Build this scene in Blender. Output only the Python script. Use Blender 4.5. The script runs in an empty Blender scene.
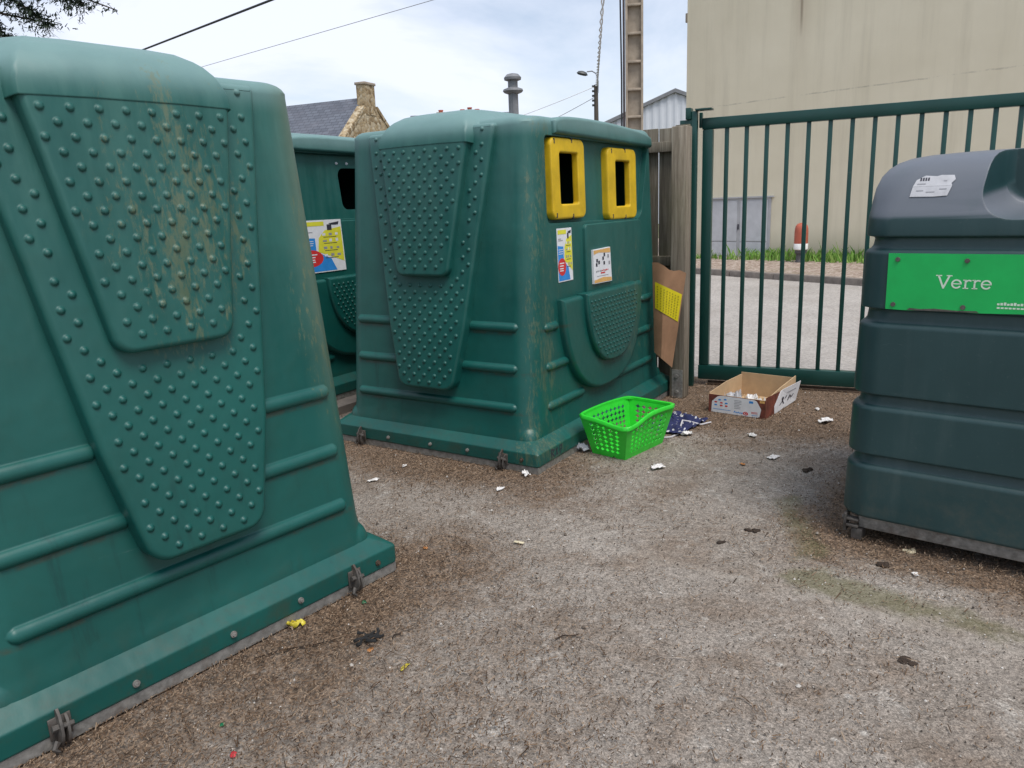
import bpy, bmesh, math, random
from mathutils import Vector, Matrix, noise as mnoise
R = math.radians
rnd = random.Random(7)
scene = bpy.context.scene
COL = scene.collection
PI = math.pi

# ------------------------------------------------------------------ object helpers
def obj(name, bm, mat=None, parent=None, smooth=40, wn=False, loc=None):
    me = bpy.data.meshes.new(name)
    bmesh.ops.recalc_face_normals(bm, faces=bm.faces[:])
    bm.to_mesh(me); bm.free()
    mats = mat if isinstance(mat, (list, tuple)) else [mat]
    for m in mats:
        if m: me.materials.append(m)
    if smooth:
        for p in me.polygons: p.use_smooth = True
        me.set_sharp_from_angle(angle=R(smooth))
    o = bpy.data.objects.new(name, me); COL.objects.link(o)
    if parent: o.parent = parent
    if loc: o.location = loc
    if wn:
        w = o.modifiers.new('wn', 'WEIGHTED_NORMAL'); w.keep_sharp = True; w.weight = 80
    return o

def tag(o, label=None, cat=None, group=None, kind=None):
    if label: o['label'] = label
    if cat: o['category'] = cat
    if group: o['group'] = group
    if kind: o['kind'] = kind
    return o

def thing(name, label, cat, loc=(0, 0, 0), rz=0, group=None):
    o = bpy.data.objects.new(name, None); COL.objects.link(o)
    o.empty_display_size = .2
    o.location = loc; o.rotation_euler = (0, 0, rz)
    return tag(o, label, cat, group)

def NB(): return bmesh.new()

def box(bm, lo, hi, M=None, mi=0):
    x0, y0, z0 = lo; x1, y1, z1 = hi
    vs = [Vector(p) for p in ((x0,y0,z0),(x1,y0,z0),(x1,y1,z0),(x0,y1,z0),(x0,y0,z1),(x1,y0,z1),(x1,y1,z1),(x0,y1,z1))]
    if M: vs = [M @ v for v in vs]
    v = [bm.verts.new(p) for p in vs]
    for f in ((0,3,2,1),(4,5,6,7),(0,1,5,4),(1,2,6,5),(2,3,7,6),(3,0,4,7)):
        bm.faces.new([v[i] for i in f]).material_index = mi

def bbox(bm, lo, hi, b=.004, seg=2, M=None, mi=0):
    t = bmesh.new(); box(t, lo, hi)
    bmesh.ops.bevel(t, geom=t.edges[:], offset=b, segments=seg, affect='EDGES', profile=.5)
    merge(bm, t, M, mi)

def merge(bm, t, M=None, mi=0):
    vm = {}
    for v in t.verts: vm[v] = bm.verts.new(M @ v.co if M else v.co)
    for f in t.faces:
        try:
            nf = bm.faces.new([vm[v] for v in f.verts]); nf.material_index = mi or f.material_index
        except ValueError: pass
    t.free()

def bridge(bm, a, b, closed=True, mi=0):
    n = len(a)
    for i in range(n if closed else n-1):
        j = (i+1) % n
        bm.faces.new((a[i], a[j], b[j], b[i])).material_index = mi

def tube(bm, pts, r, seg=8, caps=True, mi=0):
    pts = [Vector(p) for p in pts]; rings = []
    up = Vector((0, 0, 1))
    for i, p in enumerate(pts):
        d = (pts[min(i+1, len(pts)-1)] - pts[max(i-1, 0)]).normalized()
        a = d.cross(up if abs(d.z) < .95 else Vector((1, 0, 0))).normalized(); b = d.cross(a)
        rr = r[i] if isinstance(r, (list, tuple)) else r
        rings.append([bm.verts.new(p + (a*math.cos(t) + b*math.sin(t))*rr) for t in [2*PI*k/seg for k in range(seg)]])
    for a, b in zip(rings, rings[1:]): bridge(bm, a, b, mi=mi)
    if caps:
        bm.faces.new(rings[0]).material_index = mi; bm.faces.new(rings[-1]).material_index = mi

def lathe(bm, prof, seg=20, c=(0, 0, 0), mi=0):
    rings = [[bm.verts.new((c[0]+r*math.cos(2*PI*k/seg), c[1]+r*math.sin(2*PI*k/seg), c[2]+z)) for k in range(seg)] for r, z in prof]
    for a, b in zip(rings, rings[1:]): bridge(bm, a, b, mi=mi)
    bm.faces.new(rings[0]).material_index = mi; bm.faces.new(rings[-1]).material_index = mi

def rrect(hx, hy, r, seg=6, cx=0, cy=0):
    r = min(r, hx*.999, hy*.999); out = []
    for (sx, sy, a0) in ((1, -1, -PI/2), (1, 1, 0), (-1, 1, PI/2), (-1, -1, PI)):
        for k in range(seg+1):
            a = a0 + PI/2*k/seg
            out.append((cx + sx*(hx-r) + r*math.cos(a), cy + sy*(hy-r) + r*math.sin(a)))
    return out

def loft(bm, rings, cap0=True, cap1=True):
    vr = [[bm.verts.new(p) for p in ring] for ring in rings]
    for a, b in zip(vr, vr[1:]): bridge(bm, a, b)
    if cap0: bm.faces.new(vr[0])
    if cap1: bm.faces.new(vr[-1])

def inset(poly, d):
    n = len(poly); out = []
    for i in range(n):
        p0 = Vector(poly[i-1]); p = Vector(poly[i]); p1 = Vector(poly[(i+1) % n])
        e0 = (p-p0).normalized(); e1 = (p1-p).normalized()
        n0 = Vector((-e0.y, e0.x)); n1 = Vector((-e1.y, e1.x))
        m = (n0+n1); L = m.length
        m = m/L if L > 1e-6 else n0
        k = max(.35, m.dot(n0))
        q = p + m*(d/k); out.append((q.x, q.y))
    return out

def round_poly(pts, radii, seg=6):
    out = []; n = len(pts)
    for i in range(n):
        p = Vector(pts[i]); r = radii[i] if isinstance(radii, (list, tuple)) else radii
        if r <= 0: out.append(tuple(p)); continue
        a = (Vector(pts[i-1])-p).normalized(); b = (Vector(pts[(i+1) % n])-p).normalized()
        ang = math.acos(max(-1, min(1, a.dot(b)))); t = r/math.tan(ang/2)
        A = p+a*t; B = p+b*t; c = p + (a+b).normalized()*(r/math.sin(ang/2))
        a0 = math.atan2(*(A-c).yx); a1 = math.atan2(*(B-c).yx)
        d = (a1-a0+PI) % (2*PI)-PI
        for k in range(seg+1):
            t_ = a0+d*k/seg; out.append((c.x+r*math.cos(t_), c.y+r*math.sin(t_)))
    return out

def raised(bm, outline, h, bev, mapf, base=-.03, cuts=(), hf=None, seg=4, mi=0):
    """raised plate with rounded rim; outline counter clockwise in (u, v); mapf(u, v, h) gives the 3d point"""
    t = bmesh.new(); vr = []
    steps = [(0, base), (0, h-bev)] + [(bev*(1-math.cos(PI/2*k/seg)), h-bev+bev*math.sin(PI/2*k/seg)) for k in range(1, seg+1)]
    for ins, z in steps:
        vr.append([t.verts.new((u, v, z)) for u, v in (inset(outline, ins) if ins else outline)])
    for a, b in zip(vr, vr[1:]): bridge(t, a, b)
    t.faces.new(vr[-1]); t.faces.new(vr[0])
    for c, nrm in cuts:
        bmesh.ops.bisect_plane(t, geom=t.verts[:]+t.edges[:]+t.faces[:], plane_co=(c[0], c[1], 0), plane_no=(nrm[0], nrm[1], 0))
    for v in t.verts:
        dz = hf(v.co.x, v.co.y) if hf else 0
        v.co = mapf(v.co.x, v.co.y, v.co.z + (dz if v.co.z > 0 else 0))
    merge(bm, t, mi=mi)

def pip(p, poly):
    x, y = p; c = False; n = len(poly)
    for i in range(n):
        x0, y0 = poly[i]; x1, y1 = poly[i-1]
        if (y0 > y) != (y1 > y) and x < (x1-x0)*(y-y0)/(y1-y0)+x0: c = not c
    return c

def dimple(bm, u, v, h, mapf, r=.0125, hh=.0088):
    rings = []
    for rr, zz in ((1.0, -.15), (.86, .5), (.5, .88)):
        rings.append([bm.verts.new(mapf(u+r*rr*math.cos(2*PI*k/9), v+r*rr*math.sin(2*PI*k/9), h+hh*zz)) for k in range(9)])
    for a, b in zip(rings, rings[1:]): bridge(bm, a, b)
    tip = bm.verts.new(mapf(u, v, h+hh))
    for k in range(9): bm.faces.new((rings[-1][k], rings[-1][(k+1) % 9], tip))

def bool_diff(o, cutter):
    m = o.modifiers.new('cut', 'BOOLEAN'); m.operation = 'DIFFERENCE'; m.solver = 'EXACT'; m.object = cutter
    if not cutter.location.length: cutter.parent = o.parent
    bpy.context.view_layer.update()
    dg = bpy.context.evaluated_depsgraph_get(); dg.update()
    me = bpy.data.meshes.new_from_object(o.evaluated_get(dg))
    o.modifiers.remove(m); old = o.data; o.data = me; me.name = old.name
    bpy.data.objects.remove(cutter)
    for p in me.polygons: p.use_smooth = True
    me.set_sharp_from_angle(angle=R(35))

def prism_obj(outline, mapf, h0, h1):
    bm = NB()
    loft(bm, [[mapf(u, v, h0) for u, v in outline], [mapf(u, v, h1) for u, v in outline]])
    return obj('cutter', bm, None, smooth=0)

def sheet(bm, pts, mapf, h, mi=0):
    bm.faces.new([bm.verts.new(mapf(u, v, h)) for u, v in pts]).material_index = mi

def disc(cu, cv, ru, rv, n=20): return [(cu+ru*math.cos(2*PI*k/n), cv+rv*math.sin(2*PI*k/n)) for k in range(n)]
def rect(u0, v0, u1, v1): return [(u0, v0), (u1, v0), (u1, v1), (u0, v1)]

def stroke(bm, pts, w, mapf, h, mi=0):
    """flat pen stroke along points"""
    for (a, b) in zip(pts, pts[1:]):
        a = Vector(a); b = Vector(b); d = (b-a)
        if d.length < 1e-6: continue
        d.normalize(); nn = Vector((-d.y, d.x))*w/2; e = d*w*.35
        q = [a-e-nn, b+e-nn, b+e+nn, a-e+nn]
        bm.faces.new([bm.verts.new(mapf(p.x, p.y, h)) for p in q]).material_index = mi
        h += .00004

# ------------------------------------------------------------------ material helpers
class NT:
    def __init__(s, name):
        s.m = bpy.data.materials.new(name); s.m.use_nodes = True
        s.t = s.m.node_tree; s.n = s.t.nodes
        s.b = s.n['Principled BSDF']; s.tc = s.n.new('ShaderNodeTexCoord')
    def link(s, a, b): s.t.links.new(a, b)
    def put(s, sock, v):
        if hasattr(v, 'is_output') or isinstance(v, bpy.types.NodeSocket): s.link(v, sock)
        elif v is not None:
            if isinstance(v, tuple) and len(v) == 3 and sock.type == 'RGBA': v = (*v, 1)
            sock.default_value = v
    def coord(s, sc=(1, 1, 1), kind='Object', rot=(0, 0, 0)):
        mp = s.n.new('ShaderNodeMapping'); mp.inputs['Scale'].default_value = sc; mp.inputs['Rotation'].default_value = rot
        s.link(s.tc.outputs[kind], mp.inputs[0]); return mp.outputs[0]
    def noise(s, scale, detail=4, rough=.6, co=None, dist=0):
        x = s.n.new('ShaderNodeTexNoise'); x.inputs['Scale'].default_value = scale
        x.inputs['Detail'].default_value = detail; x.inputs['Roughness'].default_value = rough; x.inputs['Distortion'].default_value = dist
        s.link(co or s.tc.outputs['Object'], x.inputs['Vector']); return x.outputs[0]
    def voro(s, scale, co=None, feat='F1', out='Distance', rand=1):
        x = s.n.new('ShaderNodeTexVoronoi'); x.inputs['Scale'].default_value = scale; x.feature = feat
        x.inputs['Randomness'].default_value = rand
        s.link(co or s.tc.outputs['Object'], x.inputs['Vector']); return x.outputs[out]
    def ramp(s, fac, *st):
        x = s.n.new('ShaderNodeValToRGB'); e = x.color_ramp.elements
        for i, (p, c) in enumerate(st):
            if isinstance(c, (int, float)): c = (c, c, c)
            if i < 2: e[i].position = p; k = e[i]
            else: k = e.new(p)
            k.color = (*c, 1)
        s.link(fac, x.inputs[0]); return x.outputs[0]
    def mix(s, f, a, b, mode='MIX'):
        x = s.n.new('ShaderNodeMix'); x.data_type = 'RGBA'; x.blend_type = mode
        s.put(x.inputs[0], f); s.put(x.inputs[6], a); s.put(x.inputs[7], b); return x.outputs[2]
    def math(s, op, a, b=None, c=None):
        x = s.n.new('ShaderNodeMath'); x.operation = op
        s.put(x.inputs[0], a)
        if b is not None: s.put(x.inputs[1], b)
        if c is not None: s.put(x.inputs[2], c)
        return x.outputs[0]
    def sep(s, co=None):
        x = s.n.new('ShaderNodeSeparateXYZ'); s.link(co or s.tc.outputs['Object'], x.inputs[0]); return x.outputs
    def sstep(s, v, a, b):
        x = s.n.new('ShaderNodeMapRange'); x.interpolation_type = 'SMOOTHSTEP'
        s.put(x.inputs[0], v); x.inputs[1].default_value = a; x.inputs[2].default_value = b; return x.outputs[0]
    def bump(s, h, strength=.3, dist=.01, nrm=None):
        x = s.n.new('ShaderNodeBump'); x.inputs['Strength'].default_value = strength; x.inputs['Distance'].default_value = dist
        s.link(h, x.inputs['Height'])
        if nrm: s.link(nrm, x.inputs['Normal'])
        return x.outputs[0]
    def bevel(s, r=.006):
        x = s.n.new('ShaderNodeBevel'); x.samples = 4; x.inputs[0].default_value = r; return x.outputs[0]
    def attr(s, name):
        x = s.n.new('ShaderNodeAttribute'); x.attribute_name = name; return x.outputs['Fac']
    def out(s, color=None, rough=None, normal=None, metal=None, spec=None):
        s.put(s.b.inputs['Base Color'], color); s.put(s.b.inputs['Roughness'], rough)
        s.put(s.b.inputs['Normal'], normal); s.put(s.b.inputs['Metallic'], metal)
        s.put(s.b.inputs['Specular IOR Level'], spec); return s.m

def plain(name, c, rough=.6, var=.12, scale=30, metal=0, bmp=.1, spec=.5, bev=0):
    t = NT(name); n = t.noise(scale, 4)
    d = tuple(x*(1-var*1.6) for x in c); l = tuple(min(1, x*(1+var)) for x in c)
    col = t.ramp(n, (.3, d), (.7, l))
    nb = t.bevel(bev) if bev else None
    return t.out(col, rough, t.bump(t.noise(scale*3, 3), bmp, .003, nb), metal, spec)

def bin_plastic(name, worn):
    t = NT(name); x, y, z = t.sep()
    low = t.noise(1.7, 3); mid = t.noise(7, 4, .65); fine = t.noise(120, 2)
    streak = t.noise(1, 5, .65, t.coord((14, 14, 1.3)))
    base = t.ramp(low, (.3, (.003, .070, .060)), (.7, (.006, .098, .083)))
    base = t.mix(t.math('MULTIPLY', t.sstep(mid, .45, .75), .35), base, (.008, .060, .046))
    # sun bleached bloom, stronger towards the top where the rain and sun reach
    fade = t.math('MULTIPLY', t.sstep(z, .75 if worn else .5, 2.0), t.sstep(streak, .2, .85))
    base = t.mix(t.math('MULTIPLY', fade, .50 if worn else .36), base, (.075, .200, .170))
    topf = t.math('MULTIPLY', t.sstep(z, 1.84, 1.96), t.math('ADD', .45, t.math('MULTIPLY', low, .4)))  # pale roof tint: sky reflection put into the colour along with bleaching
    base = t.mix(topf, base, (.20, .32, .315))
    # dust and pale scuffs
    scuff = t.sstep(t.noise(1, 6, .75, t.coord((3, 3, 22), rot=(.2, .5, .1))), .66, .78)
    base = t.mix(t.math('MULTIPLY', scuff, .16), base, (.22, .30, .27))
    def blob(px, py, pz, rx, ry, rz):
        f = None
        for v, p, r_ in ((x, px, rx), (y, py, ry), (z, pz, rz)):
            q = t.math('POWER', t.math('DIVIDE', t.math('SUBTRACT', v, p), r_), 2.0)
            f = q if f is None else t.math('ADD', f, q)
        return t.math('SUBTRACT', 1.0, t.math('MINIMUM', f, 1.0))
    fl = t.math('ADD', t.math('MULTIPLY', t.noise(1, 7, .78, t.coord((70, 70, 20)), .3), .6), t.math('MULTIPLY', t.noise(1, 4, .7, t.coord((12, 12, 3.5))), .4))
    if worn:
        mk = t.math('MAXIMUM', blob(.10, -.9, 1.5, .36, .4, .55), t.math('MULTIPLY', blob(.69, -.85, 1.05, .22, .35, .75), .9))
        grey = t.sstep(x, .50, .68)
        base = t.mix(t.math('MULTIPLY', t.math('MULTIPLY', grey, t.sstep(z, .3, 1.5)), .78), base, (.155, .215, .16))
    else:
        mk = t.math('MULTIPLY', t.sstep(y, -.45, -.82), t.sstep(x, .56, .70))
        mk = t.math('MAXIMUM', t.math('MULTIPLY', mk, .8), t.math('MULTIPLY', blob(.70, .45, .75, .3, .5, .6), .6))
    lich = t.sstep(t.math('ADD', fl, t.math('MULTIPLY', mk, .10 if worn else .085)), .565, .655)
    lich = t.math('MULTIPLY', lich, t.sstep(mk, .02, .35))
    base = t.mix(t.math('MULTIPLY', lich,   .48 if worn else .38), base, t.ramp(mid, (.35, (.125, .13, .05)), (.65, (.20, .20, .11))))
    # soil caught under the ribs, and dark run marks below them
    for zr in (.812, .575, .35):
        band = t.math('SUBTRACT', 1.0, t.sstep(t.math('ABSOLUTE', t.math('SUBTRACT', z, zr-.033)), .003, .016))
        band = t.math('MULTIPLY', band, t.math('MULTIPLY', t.sstep(t.math('ABSOLUTE', x), .27, .32), t.sstep(t.math('ABSOLUTE', y), .42, .6)))
        base = t.mix(t.math('MULTIPLY', t.math('MULTIPLY', band, t.sstep(t.noise(11, 5, .75), .40, .62)), .55), base, (.055, .048, .028))
    runs = t.math('MULTIPLY', t.sstep(t.noise(1, 5, .7, t.coord((20, 20, .9))), .56, .74), t.sstep(z, 1.2, .4))
    base = t.mix(t.math('MULTIPLY', runs, .5), base, (.003, .036, .034))
    # grime line near the foot
    foot = t.math('MULTIPLY', t.sstep(z, .32, .02), t.sstep(t.noise(9, 5, .7), .42, .7))
    base = t.mix(t.math('MULTIPLY', foot, .5), base, (.045, .05, .03))
    rg = t.math('ADD', .30, t.math('MULTIPLY', t.math('ADD', fade, low), .24))
    hgt = t.math('ADD', t.math('MULTIPLY', t.noise(3.5, 3), 1.0), t.math('MULTIPLY', fine, .018))
    return t.out(base, rg, t.bump(hgt, .35, .02, t.bevel(.007)), 0, .5)

def glass_plastic():
    t = NT('dark_blue_green_plastic'); x, y, z = t.sep()
    low = t.noise(2.2, 4); streak = t.noise(1, 5, .65, t.coord((10, 10, 1)))
    c = t.ramp(low, (.3, (.009, .038, .041)), (.7, (.016, .052, .055)))
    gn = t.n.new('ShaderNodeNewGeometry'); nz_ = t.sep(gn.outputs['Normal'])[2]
    up = t.math('MULTIPLY', t.math('MULTIPLY', t.sstep(z, 1.30, 1.42), t.sstep(nz_, .12, .40)), .8)  # sky light painted into the colour of upward-facing lid surfaces
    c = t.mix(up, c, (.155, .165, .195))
    c = t.mix(t.math('MULTIPLY', t.sstep(streak, .5, .8), .25), c, (.07, .105, .105))
    c = t.mix(t.math('MULTIPLY', t.sstep(t.noise(60, 3), .62, .75), .15), c, (.12, .14, .13))
    sc_ = t.sstep(t.noise(1, 6, .78, t.coord((4, 4, 30), rot=(.3, .4, .2))), .64, .74)
    c = t.mix(t.math('MULTIPLY', sc_, .22), c, (.16, .19, .19))
    c = t.mix(t.math('MULTIPLY', t.math('MULTIPLY', t.sstep(z, .45, .1), t.sstep(t.noise(8, 6, .75), .4, .7)), .4), c, (.09, .085, .065))
    h = t.math('ADD', t.noise(3, 2), t.math('MULTIPLY', t.noise(150, 2), .03))
    return t.out(c, t.math('ADD', .38, t.math('MULTIPLY', low, .15)), t.bump(h, .3, .015, t.bevel(.008)), 0, .5)

def steel(name, c=(.16, .155, .15), rust=.3):
    t = NT(name); n = t.noise(14, 6, .7)
    col = t.ramp(t.noise(40, 4), (.3, tuple(v*.6 for v in c)), (.7, tuple(v*1.25 for v in c)))
    col = t.mix(t.math('MULTIPLY', t.sstep(n, .5, .72), rust), col, (.10, .045, .02))
    return t.out(col, .6, t.bump(n, .3, .004, t.bevel(.002)), .35)

def wood(name, a, b, moss=.2):
    t = NT(name)
    g = t.noise(1, 7, .7, t.coord((45, 45, 2.2)), .6); big = t.noise(2.5, 4)
    col = t.ramp(g, (.25, tuple(v*.45 for v in a)), (.5, a), (.78, b))
    x, y, z = t.sep()
    col = t.mix(t.math('MULTIPLY', t.sstep(big, .42, .7), moss), col, (.12, .13, .05))
    return t.out(col, .85, t.bump(g, .55, .006, t.bevel(.003)), 0, .25)

def paint_green():
    t = NT('green_gate_paint'); n = t.noise(20, 5, .7)
    c = t.ramp(t.noise(3, 3), (.3, (.003, .042, .034)), (.7, (.005, .056, .046)))
    c = t.mix(t.math('MULTIPLY', t.sstep(n, .66, .74), .3), c, (.08, .10, .07))
    return t.out(c, .38, t.bump(n, .08, .002, t.bevel(.003)), 0, .5)

M = {}
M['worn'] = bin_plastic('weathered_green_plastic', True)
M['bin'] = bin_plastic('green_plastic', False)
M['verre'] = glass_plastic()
M['steel'] = steel('galvanised_frame', (.27, .26, .24), .35)
M['hook'] = steel('dirty_cast_steel', (.11, .10, .09), .45)
M['rustysteel'] = steel('rusty_steel', (.10, .07, .05), .8)
M['yellow'] = plain('yellow_plastic', (.66, .43, .012), .45, .14, 7, bmp=.08, bev=.01)
M['gate'] = paint_green()
M['wood'] = wood('grey_weathered_wood', (.16, .138, .105), (.31, .28, .225), .35)
M['post'] = wood('pale_weathered_post', (.215, .18, .138), (.38, .335, .27), .2)
M['white'] = plain('white_print', (.74, .74, .76), .6, .05, 20, bmp=.03)
M['paper'] = plain('crumpled_paper', (.72, .70, .68), .8, .12, 40)
M['blue'] = plain('blue_print', (.03, .25, .66), .5, .06, 20, bmp=.03)
M['sticker'] = plain('worn_sticker_paper', (.50, .50, .52), .6, .08, 30)
M['posteryellow'] = plain('yellow_print', (.72, .68, .05), .5, .06, 20, bmp=.03)
M['redprint'] = plain('red_print', (.62, .035, .035), .5, .08, 20, bmp=.03)
M['orangeprint'] = plain('orange_print', (.70, .40, .13), .5, .06, 20, bmp=.03)
M['ink'] = plain('dark_ink', (.035, .035, .05), .6, .1, 20, bmp=.03)
M['greyink'] = plain('grey_ink', (.30, .30, .32), .6, .1, 20, bmp=.03)
M['signgreen'] = plain('green_sign_print', (.002, .42, .085), .45, .07, 9, bmp=.05)
M['signtext'] = plain('pale_sign_lettering', (.62, .74, .60), .5, .05, 30, bmp=.02)
M['basket'] = plain('bright_green_plastic', (.035, .62, .04), .36, .10, 12, bmp=.05, bev=.003)
M['card'] = plain('brown_cardboard', (.30, .165, .09), .85, .12, 9, bmp=.1)
M['cardin'] = plain('pale_cardboard', (.50, .35, .205), .85, .10, 9, bmp=.1)
M['brownprint'] = plain('dark_brown_print', (.17, .045, .028), .6, .35, 18, bmp=.05)
M['dotyellow'] = plain('yellow_tray', (.66, .55, .008), .5, .08, 15, bmp=.05)
M['olive'] = plain('olive_marks', (.33, .27, .01), .6, .1, 20, bmp=.03)
M['navy'] = plain('navy_cloth', (.016, .022, .085), .9, .25, 30)
M['cord'] = plain('white_cord', (.62, .60, .62), .7, .08, 60)
M['foil'] = plain('yellow_foil', (.68, .56, .06), .3, .2, 60)
M['blackstuff'] = plain('black_rag', (.012, .012, .012), .8, .3, 60)
M['brownclump'] = plain('dark_brown_clump', (.035, .022, .014), .9, .3, 60)
M['redbit'] = plain('red_plastic_bit', (.55, .04, .05), .5, .1, 60)
M['greenbit'] = plain('green_glass_bit', (.02, .18, .08), .3, .1, 60)
M['orangebit'] = plain('orange_leaf', (.48, .20, .06), .7, .2, 60)
M['cream'] = plain('cream_wood_chip', (.66, .58, .40), .7, .1, 60)
M['film'] = plain('grey_white_film', (.50, .50, .52), .5, .15, 30)
M['kerb'] = plain('kerb_concrete', (.20, .172, .15), .9, .2, 8, bmp=.4)
M['conc'] = plain('pole_concrete', (.36, .30, .235), .9, .16, 6, bmp=.4)
M['concdark'] = plain('pole_conduit', (.07, .055, .06), .8, .2, 8)
M['vent'] = plain('grey_vent_metal', (.20, .205, .215), .55, .15, 10)
M['darkmetal'] = plain('dark_lamp_metal', (.05, .055, .055), .5, .15, 20)
M['timberpole'] = wood('dark_pole_timber', (.10, .085, .07), (.17, .15, .13), 0)
M['cable'] = plain('black_cable', (.03, .03, .034), .6, .1, 20)
M['palecable'] = plain('pale_cable', (.60, .61, .63), .6, .1, 20)
M['door'] = plain('grey_door_paint', (.52, .53, .55), .55, .07, 4, bmp=.05)
M['doorframe'] = plain('grey_door_frame', (.42, .42, .43), .6, .07, 4, bmp=.05)
M['bollred'] = plain('faded_red_paint', (.42, .10, .055), .55, .15, 8)
M['bollwhite'] = plain('white_reflective_band', (.78, .78, .76), .5, .06, 8)
M['bolldark'] = plain('dark_grey_cast_base', (.085, .08, .08), .7, .15, 8)
M['pot'] = plain('red_clay', (.42, .11, .07), .8, .15, 8)

def m_slate():
    t = NT('blue_grey_slate')
    br = t.n.new('ShaderNodeTexBrick'); br.inputs['Scale'].default_value = 1
    br.inputs['Brick Width'].default_value = .3; br.inputs['Row Height'].default_value = .17; br.inputs['Mortar Size'].default_value = .012
    br.inputs['Color1'].default_value = (.082, .092, .115, 1); br.inputs['Color2'].default_value = (.128, .142, .172, 1); br.inputs['Mortar'].default_value = (.04, .04, .05, 1)
    t.link(t.tc.outputs['Object'], br.inputs[0])
    n = t.noise(1.2, 5, .7)
    c = t.mix(t.math('MULTIPLY', t.sstep(n, .45, .75), .4), br.outputs[0], (.17, .165, .19))
    return t.out(c, .55, t.bump(br.outputs[0], .5, .03))
def m_stone():
    t = NT('yellow_rubble_stone')
    cl = t.voro(8, out='Color'); d = t.voro(8, feat='DISTANCE_TO_EDGE')
    c = t.ramp(t.sep(cl)[0], (.1, (.22, .15, .075)), (.5, (.40, .30, .17)), (.9, (.50, .42, .29)))
    c = t.mix(t.sstep(d, .05, .0), c, (.30, .25, .18))
    return t.out(c, .9, t.bump(d, .6, .04))
def m_wall():
    t = NT('beige_rendered_concrete'); x, y, z = t.sep()
    big = t.noise(.6, 5, .6); st = t.noise(1, 6, .7, t.coord((3.2, 3.2, .18))); fn = t.noise(90, 3)
    c = t.ramp(big, (.3, (.62, .56, .42)), (.7, (.70, .64, .495)))
    c = t.mix(t.math('MULTIPLY', t.sstep(st, .45, .78), .32), c, (.37, .325, .235))
    c = t.mix(t.math('MULTIPLY', t.sstep(t.noise(1, 5, .7, t.coord((5, 5, .25))), .55, .75), .25), c, (.66, .60, .48))
    # broken horizontal panel joint and one dark run-down stain
    jn = t.math('SUBTRACT', 1.0, t.sstep(t.math('ABSOLUTE', t.math('SUBTRACT', z, t.math('ADD', 3.33, t.math('MULTIPLY', t.noise(3, 3), .05)))), .004, .02))
    jn = t.math('MULTIPLY', jn, t.sstep(t.noise(2.2, 6, .8), .42, .6))
    c = t.mix(t.math('MULTIPLY', jn, .38), c, (.12, .10, .085))
    sx = t.math('ABSOLUTE', t.math('SUBTRACT', x, t.math('ADD', 2.72, t.math('MULTIPLY', t.noise(.9, 2), .05))))
    s1 = t.math('MULTIPLY', t.math('SUBTRACT', 1.0, t.sstep(sx, .0, .05)), t.sstep(z, 4.4, 5.0))
    s2 = t.math('MULTIPLY', t.math('SUBTRACT', 1.0, t.sstep(sx, .0, .3)), t.sstep(z, 3.3, 6.0))
    c = t.mix(t.math('MULTIPLY', s1, .6), c, (.12, .085, .06))
    c = t.mix(t.math('MULTIPLY', s2, .3), c, (.25, .16, .10))
    c = t.mix(t.math('MULTIPLY', t.sstep(z, .7, .0), .4), c, (.24, .21, .15))
    return t.out(c, .9, t.bump(t.math('ADD', fn, t.math('MULTIPLY', st, .6)), .25, .01))
def m_corr():
    t = NT('white_corrugated_sheet'); x, y, z = t.sep()
    n = t.noise(.5, 4)
    c = t.ramp(n, (.3, (.56, .585, .62)), (.7, (.64, .66, .69)))
    return t.out(c, .5)
def m_asph():
    t = NT('grey_asphalt')
    n = t.noise(.7, 6, .65); g = t.noise(38, 5, .8); v = t.voro(34)
    c = t.ramp(n, (.3, (.29, .265, .24)), (.7, (.40, .37, .34)))
    c = t.mix(.6, c, t.ramp(g, (.35, .18), (.65, .82)), 'OVERLAY')
    c = t.mix(t.math('MULTIPLY', t.sstep(t.noise(.9, 6, .7, t.coord((1, .35, 1), rot=(0, 0, 1.0))), .5, .68), .35), c, (.24, .20, .165))
    c = t.mix(t.math('MULTIPLY', t.sstep(v, .25, .1), .3), c, (.36, .34, .32))
    return t.out(c, .9, t.bump(g, .5, .008))
def m_gravel():
    t = NT('brown_gravel_verge')
    v = t.voro(26, out='Color'); g = t.noise(60, 4); n = t.noise(1.5, 5)
    c = t.ramp(t.sep(v)[0], (.1, (.20, .14, .105)), (.6, (.34, .265, .215)), (.95, (.48, .41, .35)))
    c = t.mix(t.math('MULTIPLY', t.sstep(n, .5, .7), .4), c, (.14, .13, .06))
    return t.out(c, .95, t.bump(g, .6, .02))
def m_terrain():
    t = NT('rough_grass_ground')
    n = t.noise(.35, 6, .65); g = t.noise(30, 4)
    c = t.ramp(n, (.3, (.055, .075, .025)), (.6, (.10, .09, .045)), (.8, (.16, .13, .09)))
    c = t.mix(.4, c, t.ramp(g, (.3, .2), (.7, .7)), 'OVERLAY')
    return t.out(c, .95, t.bump(g, .6, .03))
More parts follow.
